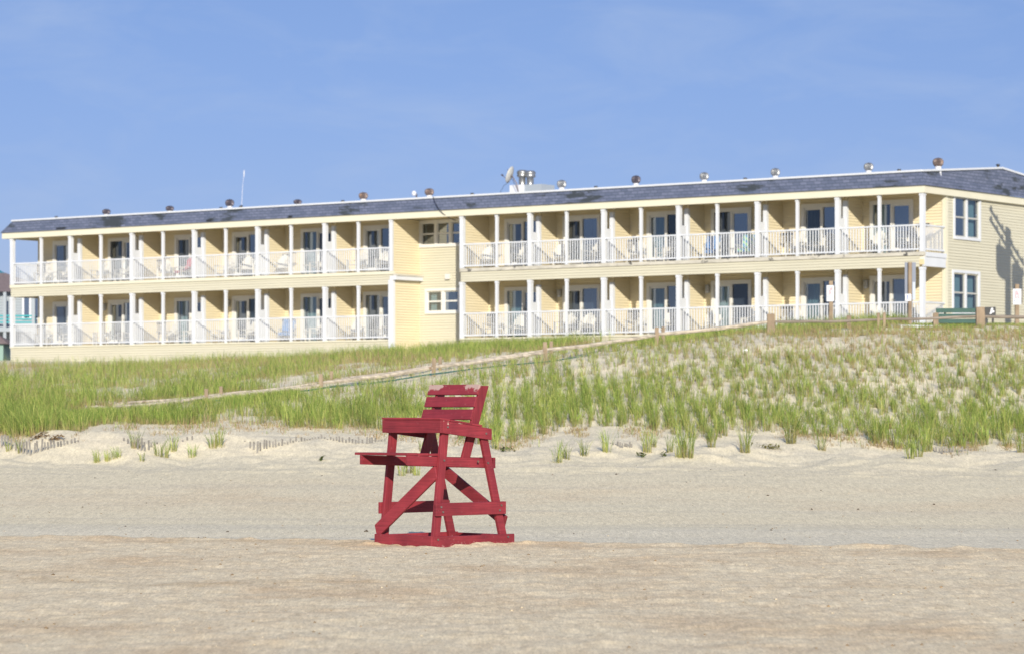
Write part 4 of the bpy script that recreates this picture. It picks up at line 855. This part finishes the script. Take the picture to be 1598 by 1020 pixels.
# ---------------------------------------------------------------- split-rail fences on the dune
def fz(px): return np.interp(px, [180, 322, 1025, 1203, 1700], [68, 70, 77.5, 79, 80])
def fence(posts, rails, dz, label, lows=()):
    p0 = PX(posts[0][0], 0, fz(posts[0][0])+dz); root = empty('split_rail_fence', (p0.x, p0.y, gz(p0.x, p0.y))); tag(root, label, 'fence', 'split rail fences along the beach path')
    O = root.location.copy()
    for px, pt, wpx in posts:
        Z = fz(px)+dz; P = PX(px, pt, Z); g = gz(P.x, P.y); w_ = wpx*Z/F/2; b = MB(); hh = P.z-g; j = random.uniform(-0.02, 0.02)
        pts = []
        for zz, sc in ((g-0.3, 1.05), (P.z-0.02, 0.97), (P.z, 0.85)):
            for (sx, sy) in ((-1,-0.8),(1,-0.8),(1,0.8),(-1,0.8)): pts.append(Vector((P.x+sx*w_*sc+(zz-g)*j, P.y+sy*w_*sc, zz))-O)
        n = len(b.v); b.v += [tuple(q) for q in pts]
        for lv in (0, 4):
            for k in range(4): b.f.append((n+lv+k, n+lv+(k+1) % 4, n+lv+4+(k+1) % 4, n+lv+4+k))
        b.f.append((n+8, n+9, n+10, n+11)); b.build('post', M['wood'], root, bevel=0.008)
    for (pa, ya, pc, yc, th) in list(rails)+list(lows):
        A = PX(pa, ya, fz(pa)+dz+0.02)-O; B = PX(pc, yc, fz(pc)+dz+0.02)-O; b = MB(); n = 7; r0 = th*75/F/2
        pts = []; rs = []
        for k in range(n):
            t = k/(n-1); p = A.lerp(B, t); p.z += -0.03*math.sin(t*math.pi)+random.uniform(-0.008, 0.008); pts.append(p); rs.append(r0*random.uniform(0.88, 1.12)*(0.7 if k in (0, n-1) else 1))
        b.tube(pts, rs, 7); b.build('rail', M['raildark' if pa > 1200 else 'woodgrey'], root)
fence([(322, 606, 6), (501, 583, 6.5), (677, 558, 6.5), (851, 533, 6.5), (1025, 510.5, 6.5), (1203, 489.5, 12), (1371, 488, 4.5), (1380, 487.5, 4.5), (1530, 479, 13.5), (1690, 478, 13)],
      [(180, 634, 325, 619.5, 5.5), (319, 620, 504, 600, 6.5), (498, 597, 680, 573, 6.5), (674, 571.5, 854, 549, 5.5), (848, 546, 1028, 522, 6), (1022, 521, 1200, 502, 6), (1206, 501.5, 1378, 498, 5), (1372, 498, 1526, 493, 4.5), (1534, 493.5, 1694, 492, 6.5)],
      0, 'weathered split rail fence nearer the beach, with thick square posts on the crest', [(851, 566, 1000, 546, 5), (1040, 541, 1190, 524, 6)])
fence([(345, 602, 5.5), (517, 578.5, 5.5), (687, 556, 5.5), (860, 532, 5.5), (1035, 509.5, 5.5), (1325, 492, 7), (1460, 488, 8)],
      [(200, 628, 348, 614, 4.5), (342, 615, 520, 594, 4.5), (514, 593, 690, 569, 5), (684, 569, 863, 544, 4.5), (857, 544.5, 1037, 521, 4.5)], 1.5,
      'second split rail fence just behind, on the hotel side of the beach path')
pts = []
for px, py in ((330, 629), (400, 619), (460, 611), (520, 603), (600, 595), (660, 585), (760, 573), (860, 563), (900, 559), (965, 549)):
    Z = fz(px)-0.6; P = PX(px, py, Z); P.z = max(P.z, gz(P.x, P.y)+0.03); pts.append(P)
b = MB(); O = pts[0].copy(); b.tube([p-O for p in pts], 0.016, 7); o = b.build('rope', M['rope'], None, loc=O); tag(o, 'long dark green rope lying along the foot of the split rail fence', 'rope')

# ---------------------------------------------------------------- half-buried slat fences at the dune foot
def sand_fence(line, label, pitch=0.095, tall=None):
    """line: [(px, y_base, y_top)]"""
    O = None; b = MB(); wv = MB(); L = []
    rr = random.Random(int(line[0][0]))
    for i in range(len(line)-1):
        (pa, ba, ta), (pc, bc, tc_) = line[i], line[i+1]; n = max(1, int(abs(pc-pa)/(pitch*48)))
        for k in range(n+(i == len(line)-2)):
            t = k/n; L.append((pa+(pc-pa)*t, ba+(bc-ba)*t, ta+(tc_-ta)*t))
    prev = None; root = None
    for (px, pb_, pt) in L:
        # find where the sight line through the base meets the sand
        Z = 54.0
        for q in np.arange(54, 66, 0.1):
            P = PX(px, pb_, q)
            if gz(P.x, P.y) >= P.z: Z = q; break
        P = PX(px, pb_, Z); T = PX(px, pt, Z); g = gz(P.x, P.y)
        if O is None: O = Vector((P.x, P.y, g))
        h = max(0.05, T.z-g)+rr.uniform(-0.035, 0.05); dx = rr.uniform(-0.1, 0.1)*h
        if O is not None and root is None: root = empty('slat_fence', O); tag(root, label, 'fence', 'half buried slat fences at the dune foot')
        b = MB(); w_ = 0.036; b.hexa([Vector((P.x-w_/2, P.y-0.005, g-0.1))-O, Vector((P.x+w_/2, P.y-0.005, g-0.1))-O, Vector((P.x+w_/2, P.y+0.005, g-0.1))-O, Vector((P.x-w_/2, P.y+0.005, g-0.1))-O,
                            Vector((P.x-w_/2+dx, P.y-0.005, g+h))-O, Vector((P.x+w_/2+dx, P.y-0.005, g+h))-O, Vector((P.x+w_/2+dx, P.y+0.005, g+h))-O, Vector((P.x-w_/2+dx, P.y+0.005, g+h))-O])
        b.build('slat', M['slat'], root)
sand_fence([(-12, 694, 674), (12, 698, 680), (30, 707, 686), (48, 710, 688), (70, 702, 687), (100, 696, 687), (122, 690, 686)], 'grey slat fence sagging half buried in sand at the far left of the dune foot')
sand_fence([(193, 688, 685), (205, 697, 688), (220, 704, 686), (232, 702, 689), (245, 695, 688)], 'short leaning stretch of buried slat fence under a grass tuft', 0.085)
sand_fence([(270, 691, 688), (300, 688, 685)], 'line of slat tips barely poking out of the sand', 0.14)
sand_fence([(382, 690, 687), (390, 700, 687), (401, 707, 688), (412, 702, 688), (440, 695, 688), (475, 688, 684), (492, 684, 681)], 'slat fence with pointed buried end left of the red stand', 0.085)
sand_fence([(497, 684, 681.5), (535, 690, 683), (560, 693, 683), (572, 692, 683), (600, 688, 684)], 'low row of slats just behind the left side of the red stand', 0.09)
sand_fence([(733, 693, 683), (748, 692, 684), (765, 692, 685)], 'few slats seen behind the seat of the red stand', 0.1)
sand_fence([(953, 692, 689), (968, 698, 690), (986, 700, 691)], 'little comb of dark slats in the middle of the dune foot', 0.075)
sand_fence([(1457, 703, 698), (1470, 708, 699), (1488, 706, 699), (1520, 702, 699)], 'broken slats at the right of the dune foot under the tall tufts', 0.085)

# ---------------------------------------------------------------- bench, signs and bin on the crest
def onb(px, Z): x = (px-CX)/F*Z; return Vector((x, Z, gz(x, Z)))
ZB = 83.0; pbn = onb(1500, ZB); bench = empty('bench', pbn, R(-5)); tag(bench, 'dark green slatted park bench behind the split rail fence on the dune crest', 'bench')
topz = PX(0, 480.5, ZB).z-pbn.z; kx = ZB/F
hwd = 41*kx
x0b, x1b = -38*kx, 42*kx
for i, (za, zb2) in enumerate(((480.5, 487.5), (489.3, 495.5), (497.5, 503))):
    z1 = PX(0, za, ZB).z-pbn.z; z0 = PX(0, zb2, ZB).z-pbn.z; b = MB(); yb = 0.22+0.03*i*-1
    b.box(x0b, x1b, yb, yb+0.035, z0, z1); b.build('backrest_slat', M['green'], bench, bevel=0.004)
seatz = PX(0, 501.5, ZB-0.4).z-pbn.z
for k in range(4): b = MB(); b.box(x0b-0.12, x1b-0.05, -0.32+k*0.125, -0.32+k*0.125+0.105, seatz-0.045, seatz); b.build('seat_slat', M['green'], bench)
for x in (x0b+0.25, x1b-0.3):
    b = MB(); b.box(x-0.03, x+0.03, -0.28, -0.22, -0.2, seatz-0.046); b.box(x-0.03, x+0.03, 0.257, 0.31, -0.2, topz-0.02); b.box(x-0.029, x+0.029, -0.22, 0.255, seatz-0.10, seatz-0.047); b.build('bench_leg', M['black'], bench)
pbin = onb(1545.5, 82.0); bn = empty('notice_board', pbin, R(-3)); tag(bn, 'low black board with a white bird shaped emblem beside the green bench', 'notice board')
k2 = 82/F; z1 = PX(0, 479, 82).z-pbin.z; z0 = PX(0, 492.5, 82).z-pbin.z
b = MB(); b.box(-8.5*k2, 8.3*k2, -0.02, 0.05, z0, z1); b.build('panel', M['black'], bn, bevel=0.004)
for x in (-6*k2, 4*k2): b = MB(); b.box(x-0.03, x+0.03, 0.0, 0.045, -0.2, z0-0.002); b.build('leg', M['black'], bn)
def emb(pts): return [((px-1545.5)*k2, -0.024, CAMH+(HY-py)*k2-pbin.z) for px, py in pts]
b = MB(); b.poly(emb([(1543.8, 489.8), (1545.2, 487), (1545.8, 484), (1546.5, 481), (1548.3, 480), (1550, 481.5), (1549.2, 484), (1552, 485.5), (1551, 487.5), (1548.2, 488), (1546.5, 490.2)])); b.build('emblem', M['signwhite'], bn)
def info_sign(px, Z, top, by0, by1, bx0, bx1, label):
    p = onb(px, Z); k = Z/F; root = empty('sign_post', p); tag(root, label, 'sign', 'small notices on wooden posts')
    zz = lambda py: CAMH+(HY-py)*k-p.z
    b = MB(); b.box(-3.1*k, 3.1*k, 0, 6*k, -0.3, zz(top)); b.build('post', M['wood'], root, bevel=0.006)
    b = MB(); b.box((bx0-px)*k, (bx1-px)*k, -0.03, -0.005, zz(by1), zz(by0)); brd = b.build('board', M['signwhite'], root, bevel=0.004)
    W = bx1-bx0; H = by1-by0; b = MB(); rr = random.Random(px)
    for j in range(7):      # red print: prohibition disc and lines of text, unreadably small in the photograph
        yy = by0+H*(0.12+0.075*j); u = bx0+W*0.25
        while u < bx0+W*0.78:
            l = rr.uniform(0.6, 1.8); 
            if rr.random() < 0.8: b.box((u-px)*k, (min(u+l, bx0+W*0.8)-px)*k, -0.034, -0.031, zz(yy+1.1), zz(yy))
            u += l+0.5
    b.build('red_text', M['signred'], brd)
    b = MB(); b.box((bx0+W*0.14-px)*k, (bx0+W*0.28-px)*k, -0.034, -0.031, zz(by0+H*0.77), zz(by0+H*0.70)); b.build('blue_logo', M['signblue'], brd)
    b = MB(); b.box((bx1-px)*k+0.004, (bx1-px)*k+0.045, 0.01, 0.05, zz(by1-1.5), zz(by0+1.5)); b.box((bx0-px)*k+0.02, (bx1-px)*k, 6*k+0.002, 6*k+0.03, zz(by1), zz(by0)); b.build('back_board', M['slat'], root)
info_sign(1297, 86, 438.5, 445.5, 470.5, 1289.8, 1301.2, 'white notice with faint red print on a wooden post before the lower balconies')
info_sign(1587.5, 86, 443.5, 451, 475.5, 1580.5, 1593.5, 'white notice with faint red print on a wooden post before the hotel end wall')
p = onb(1420, 84); k = 84/F; root = empty('sign_post', p); tag(root, 'round wooden post with grey sign backs and a tiny white pictogram plate', 'sign'); zz = lambda py: CAMH+(HY-py)*k-p.z
b = MB(); b.tube([(0, 0, -0.3), (0, 0, zz(409.5))], 3.2*k, 14); b.build('post', M['wood'], root, smooth=False)
b = MB(); b.box(-7.6*k, 9.6*k, 3.3*k, 3.3*k+0.02, zz(440), zz(409.5)); b.box(-7.6*k, -1*k, 3.3*k+0.001, 3.3*k+0.019, zz(461), zz(440.003)); b.build('sign_panel', M['signback'], root)
b = MB(); b.box(2*k, 4.6*k, 3.3*k+0.002, 3.3*k+0.018, zz(468), zz(440.2)); b.build('sign_panel', M['signback'], root)
b = MB(); b.box(4.62*k, 9*k, 3.3*k+0.002, 3.3*k+0.022, zz(468), zz(437)); b.build('sign_panel', M['signsilver'], root)
b = MB(); b.box(-8*k, 1.5*k, -3.2*k-0.02, -3.2*k, zz(470), zz(459)); pl = b.build('plate', M['signwhite'], root)
b = MB(); yq = -3.2*k-0.023; P2 = lambda a, c: (a*k, yq, zz(c)); b.poly([P2(-5, 460.5), P2(-3.6, 460.5), P2(-3.4, 463), P2(-4.4, 464), P2(-3.2, 467.5), P2(-4.2, 467.5), P2(-5.4, 464.5)]); b.poly([P2(-3, 464), P2(-0.5, 463.6), P2(-0.5, 464.4), P2(-3, 465)]); b.build('pictogram', M['signblue'], pl)
# pale slab of the path and a scrap of paper
p = onb(1445, 81.5); b = MB(); b.hexa([(-1.0, -0.3, 0), (0.35, -0.5, 0.02), (0.45, 0.5, 0.02), (-0.9, 0.6, 0), (-1.0, -0.3, 0.14), (0.35, -0.5, 0.10), (0.45, 0.5, 0.10), (-0.9, 0.6, 0.14)]); o = b.build('concrete_slab', M['signwhite'], None, loc=p+Vector((0,0,0.03)), bevel=0.02); tag(o, 'pale flat slab lying in the grass left of the bench', 'slab')
p = onb(1163, 73.5); b = MB(); b.hexa([(-0.07, -0.04, 0), (0.08, -0.05, 0), (0.07, 0.05, 0), (-0.06, 0.05, 0.0), (-0.05, -0.02, 0.02), (0.03, -0.03, 0.045), (0.05, 0.03, 0.03), (-0.04, 0.03, 0.03)]); o = b.build('crumpled_paper', M['paper'], None, loc=p+Vector((0,0,0.10))); tag(o, 'crumpled white paper caught on the grassy dune', 'litter')

# ---------------------------------------------------------------- beach grass
def grass_mat(name):
    m = bpy.data.materials.new(name); m.use_nodes = True; nt = m.node_tree; b = nt.nodes['Principled BSDF']; b.inputs['Roughness'].default_value = 0.6; b.inputs['Specular IOR Level'].default_value = 0.25
    at = nt.nodes.new('ShaderNodeAttribute'); at.attribute_name = 'tone'; nt.links.new(at.outputs['Color'], b.inputs['Base Color'])
    tr = nt.nodes.new('ShaderNodeBsdfTranslucent'); nt.links.new(at.outputs['Color'], tr.inputs[0]); mx = nt.nodes.new('ShaderNodeMixShader'); mx.inputs[0].default_value = 0.35
    o = nt.nodes['Material Output']; nt.links.new(b.outputs[0], mx.inputs[1]); nt.links.new(tr.outputs[0], mx.inputs[2]); nt.links.new(mx.outputs[0], o.inputs[0]); return m
M['grass'] = grass_mat('beach_grass_blades')
GREEN = np.array([(0.19, 0.27, 0.050), (0.27, 0.36, 0.075), (0.35, 0.42, 0.11), (0.13, 0.21, 0.045), (0.42, 0.42, 0.13)]); STRAW = np.array([(0.42, 0.31, 0.17), (0.33, 0.23, 0.12), (0.46, 0.38, 0.22)])
def blades(cx, cy, cz, H, nb_, spread, dry, seed, width=0.008, origin=(0,0,0)):
    """arrays of clumps -> one mesh of curved tapering blades"""
    g = np.random.default_rng(seed); idx = np.repeat(np.arange(len(cx)), nb_); n = len(idx)
    a = g.random(n)*2*np.pi; r = spread[idx]*np.sqrt(g.random(n)); bx = cx[idx]+np.cos(a)*r; by = cy[idx]+np.sin(a)*r*0.9; bz = cz[idx]
    isdry = g.random(n) < dry[idx]
    h = H[idx]*(0.55+0.5*g.random(n))*np.where(isdry, 0.5, 1.0); la = a+g.normal(0, 0.6, n); lean = (0.10+0.62*g.random(n)**1.8)*h*np.where(isdry, 1.5, 1)
    lx = np.cos(la)*lean-0.04*h; ly = np.sin(la)*lean
    wa = g.random(n)*np.pi; w_ = width*(0.7+0.6*g.random(n)); wx = np.cos(wa)*w_/2; wy = np.sin(wa)*w_/2
    V = np.zeros((n, 7, 3)); lv = [(0, 0, 1.0), (0.42, 0.16, 0.95), (0.78, 0.55, 0.65)]
    for j, (t, q, s) in enumerate(lv):
        px_ = bx+lx*q; py_ = by+ly*q; pz_ = bz+h*t-(0.03 if j == 0 else 0)
        V[:, 2*j, 0] = px_-wx*s; V[:, 2*j, 1] = py_-wy*s; V[:, 2*j, 2] = pz_; V[:, 2*j+1, 0] = px_+wx*s; V[:, 2*j+1, 1] = py_+wy*s; V[:, 2*j+1, 2] = pz_
    V[:, 6, 0] = bx+lx; V[:, 6, 1] = by+ly; V[:, 6, 2] = bz+h*(1-0.12*g.random(n))
    V -= np.array(origin)
    base = (np.arange(n)*7)[:, None]; T = np.array([(0,1,3),(0,3,2),(2,3,5),(2,5,4),(4,5,6)]); Fc = (base[:, :, None]+T[None]).reshape(-1, 3)
    gc = GREEN[g.integers(0, len(GREEN), n)]*(0.8+0.45*g.random(n))[:, None]; sc = STRAW[g.integers(0, len(STRAW), n)]*(0.8+0.4*g.random(n))[:, None]
    cb_ = (0.62+0.7*g.random(len(cx)))[idx]; gc = gc*cb_[:, None]
    col = np.where(isdry[:, None], sc, gc); colv = np.repeat(col[:, None, :], 7, 1)
    colv[:, 0:2] = colv[:, 0:2]*0.45+np.array((0.42, 0.33, 0.17))*0.55          # straw-coloured sheaths at the foot of each blade
    return V.reshape(-1, 3), Fc, colv.reshape(-1, 3)
def grass_obj(name, data, parent=None, loc=(0,0,0)):
    V, Fc, c = data; me = np_mesh(name, V, Fc, 3); me.materials.append(M['grass'])
    at = me.color_attributes.new('tone', 'FLOAT_COLOR', 'POINT'); at.data.foreach_set('color', np.concatenate([c, np.ones((len(c), 1))], 1).astype(np.float32).ravel())
    o = bpy.data.objects.new(name, me); COL.objects.link(o); o.parent = parent; o.location = loc; return o
EDGE = ([-200, 0, 30, 60, 90, 120, 150, 200, 260, 330, 400, 500, 560, 600, 700, 740, 800, 860, 900, 960, 1000, 1040, 1080, 1110, 1150, 1200, 1260, 1320, 1380, 1440, 1500, 1560, 1640, 1900],
        [675, 675, 682, 676, 668, 674, 664, 662, 668, 664, 664, 664, 668, 676, 682, 690, 692, 674, 672, 670, 672, 674, 682, 690, 674, 674, 678, 680, 694, 700, 698, 694, 690, 690])
def dune_grass():
    g = np.random.default_rng(12); n = 80000
    Y = 57+(116-57)*g.random(n)**1.15; X = (g.random(n)-0.5)*0.52*Y
    # rows: planted clumps on a loose grid on the right-hand slope
    px0 = CX+F*X/Y; row = (px0 > 700) & (Y < 82)
    Xr = np.round(X/0.34)*0.34+g.normal(0, 0.075, n); Yr = np.round(Y/0.42)*0.42+g.normal(0, 0.12, n); X = np.where(row, Xr, X); Y = np.where(row, Yr, Y)
    Z = ground(X, Y); px = CX+F*X/Y; py = HY-F*(Z-CAMH)/Y
    edge = np.interp(px, *EDGE)+6*fbm(X*1.3, Y*0+1, 3, 8); above = edge-py
    left = np.clip((720-px)/160, 0, 1); fb = fbm(X*0.5, Y*0.5, 4, 17)
    # share of places that carry a clump, by how far up the slope
    dl = np.interp(above, [0, 3, 45, 70, 100, 140], [0.35, 0.75, 0.60, 0.36, 0.26, 0.34])
    dr = np.interp(above, [0, 3, 35, 55, 80, 150, 175, 190], [0.10, 0.50, 0.85, 0.72, 0.60, 0.68, 0.95, 1.0])
    dens = dl*left+dr*(1-left)
    dens = dens*np.clip(1+2.2*fb*(0.2+0.8*left), 0.12, 2.0)
    fy = np.interp(px, [180, 322, 505, 685, 855, 1025, 1203], [636, 626, 610, 588, 566, 547, 527]); onpath = (py > fy-12) & (py < fy+3) & (px < 1210) & (px > 150)
    dens = np.where(onpath, dens*0.6, dens)
    mid = (px > 420) & (px < 800) & (above > 45) & (py > 600); dens = np.where(mid, dens*0.6, dens)
    dens = np.where(Y > 92, dens*0.9, dens)
    keep = (above > 0) & (g.random(n) < dens); X, Y, Z, px, py, above, left = (q[keep] for q in (X, Y, Z, px, py, above, left))
    m = len(X)
    H = np.interp(above, [0, 20, 60, 140], [0.50, 0.50, 0.40, 0.38])*(0.45+0.75*g.random(m)+0.5*fbm(X*0.9, Y*0.9, 3, 55)); H = np.where(Y > 84, 0.48*(0.7+0.5*g.random(m)), H)
    dry = np.interp(above, [0, 30, 80, 120, 150], [0.22, 0.12, 0.28, 0.50, 0.55])+0.25*np.clip(fbm(X*0.35, Y*0.35, 3, 91), -0.3, 1)
    dry = np.where((px > 1150) & (py < 560), dry+0.15, dry); dry = dry+0.55*np.clip(fbm(X*0.22, Y*0.30, 3, 123), 0, 1)*left+0.30*left*np.clip((615-py)/40, 0, 1)
    nb_ = np.where(Y < 72, 18, np.where(Y < 90, 12, 9)); nb_ = (nb_*(0.4+1.2*g.random(m)**1.5)).astype(int)+3; nb_ = np.where((left < 0.5) & (Y < 82), np.maximum(4, (nb_*0.62).astype(int)), nb_); sp = np.where(left > 0.5, 0.15, 0.055)
    # nothing nearer than the rail grows up over it where the photograph shows the rail clear
    rail = np.interp(px, [100, 180, 322, 505, 685, 855, 1025, 1203], [640, 634, 620, 600, 573, 548, 523, 502]); over = (py > rail) & (px > 100) & (px < 1203)
    H = np.where(over, np.minimum(H, np.maximum(0.12, (py-rail+1)*Y/F*1.15)), H)
    H = np.where(px > 1415, np.minimum(H, np.maximum(0.10, (py-501-3*g.random(m))*Y/F)), H)
    print('clumps', m, 'blades', int(nb_.sum()))
    wd = 0.0078
    o = grass_obj('beach_grass', blades(X, Y, Z, H, nb_, sp, np.clip(dry, 0.03, 0.8), 31, wd)); tag(o, 'green and straw coloured beach grass covering the dune', 'grass', kind='stuff')
    # dead stems and roots along the wind-cut lip
    n = 1500; px = -120+1850*g.random(n); e = np.interp(px, *EDGE)+2+5*g.normal(0, 1, n); Y = np.full(n, 60.0)
    for it in range(30): X = (px-CX)/F*Y; z = ground(X, Y); t = HY-F*(z-CAMH)/Y; Y = np.clip(Y+(t-e)*0.03, 54, 68)
    k = fbm(px*0.02, px*0+1, 3, 70) > -0.12; X, Y = X[k], Y[k]; Z = ground(X, Y); m = len(X)
    o = grass_obj('dead_roots', blades(X, Y, Z-0.02, 0.20*(0.5+g.random(m)), np.full(m, 8), np.full(m, 0.12), np.full(m, 0.92), 44, 0.010)); tag(o, 'brown dead stems and roots along the wind cut lip of the dune', 'dead grass', kind='stuff')
dune_grass()
# separate tufts standing on the bare sand
tufts = [(152, 722, 18, .8), (168, 720, 14, .8), (182, 717, 15, 1.2), (212, 699, 26, 1.2), (248, 712, 22, .9), (258, 714, 18, .8), (270, 706, 24, .9), (300, 713, 18, 1.0), (332, 700, 22, 1.0), (344, 696, 24, 1.0), (33, 706, 20, .7), (14, 706, 16, .6),
         (222, 720, 12, .5), (627, 742, 20, .9), (640, 738, 22, 1.1), (650, 741, 14, .7), (657, 704, 14, .6), (633, 681, 18, .7), (773, 700, 26, .9), (870, 721, 28, 1.2), (884, 716, 20, .9), (912, 712, 22, .9), (947, 706, 30, 1.1), (1010, 705, 34, 1.2), (1020, 698, 22, .8), (1045, 706, 24, .8),
         (1063, 714, 44, 1.5), (1074, 714, 46, 1.6), (1110, 698, 28, 1.0), (1163, 706, 38, 1.4), (1234, 692, 44, 1.6), (1283, 702, 24, 1.0), (1370, 692, 40, 1.4), (1400, 700, 30, 1.0), (1420, 715, 34, 1.3), (1434, 712, 26, 1.0), (1448, 704, 36, 1.4), (1487, 698, 18, .8), (1500, 696, 20, .9), (1536, 694, 26, 1.0), (1572, 696, 30, 1.2), (1594, 706, 26, 1.0)]
tufts.sort()
for i, (px, pb_, hp, rich) in enumerate(tufts):
    Z = 56.0
    for q in np.arange(52, 66, 0.1):
        P = PX(px, pb_, q)
        if gz(P.x, P.y) >= P.z: Z = q; break
    P = PX(px, pb_, Z); g0 = gz(P.x, P.y); H = hp*Z/F*1.42
    data = blades(np.array([P.x]), np.array([P.y]), np.array([g0]), np.array([H]), np.array([int(34*rich)]), np.array([0.035+0.045*rich]), np.array([0.12]), 200+i, 0.0095, (P.x, P.y, g0))
    o = grass_obj('grass_tuft', data, None, (P.x, P.y, g0)); size = 'tall full' if hp > 32 else ('small sparse' if hp < 20 else 'green')
    tag(o, f'{size} beach grass tuft on bare sand, {ordn(i)} lone tuft counted from the left', 'grass tuft', 'lone grass tufts on the sand below the dune')
# low creeping plants
def creeper(px, py, wpx, label, dryc=(0.12, 0.15, 0.04)):
    Z = 56.0
    for q in np.arange(50, 66, 0.1):
        P = PX(px, py, q)
        if gz(P.x, P.y) >= P.z: Z = q; break
    P = PX(px, py, Z); g0 = gz(P.x, P.y); b = MB(); rr = random.Random(int(px)); W = wpx*Z/F
    for k in range(int(14+wpx*1.6)):
        x = rr.gauss(0, 0.35)*W; y = rr.gauss(0, 0.22)*W; z = gz(P.x+x, P.y+y)-g0+rr.uniform(0.01, 0.09); a = rr.random()*6.28; l = rr.uniform(0.03, 0.07); w_ = l*0.35
        u = Vector((math.cos(a), math.sin(a), rr.uniform(-0.3, 0.7)))*l; v = Vector((-math.sin(a), math.cos(a), rr.uniform(-0.4, 0.4)))*w_; c = Vector((x, y, z)); b.poly([c-u, c-v, c+u, c+v])
    for k in range(6):
        a = rr.random()*6.28; e = Vector((math.cos(a)*W*0.4, math.sin(a)*W*0.3, 0)); e.z = gz(P.x+e.x, P.y+e.y)-g0+0.02; b.tube([(0, 0, 0.03), (e.x*0.5, e.y*0.5, e.z*0.5+0.04), e], 0.005, 4)
    o = b.build('creeping_plant', mat('creeper_leaf', dryc, 0.7, 0.2, noise=(9, 0.4)), None, loc=(P.x, P.y, g0)); tag(o, label, 'plant', 'low creeping plants on the sand')
creeper(1000, 713, 14, 'low creeping plant on the sand below the middle of the dune'); creeper(1036, 712, 9, 'tiny creeping plant just left of the tall double tuft')
creeper(1202, 700, 32, 'wide brownish creeping plant at the dune foot right of centre', (0.18, 0.17, 0.05)); creeper(786, 704, 18, 'creeping plant beside the top right leg of the red stand'); creeper(502, 718, 5, 'tiny green sprout on the bare sand left of the red stand')
creeper(60, 683, 26, 'dry brown roots hanging from the dune edge at the left', (0.20, 0.13, 0.06)); creeper(85, 688, 20, 'dry root tangle under the dune edge near the slat fence', (0.20, 0.13, 0.06))
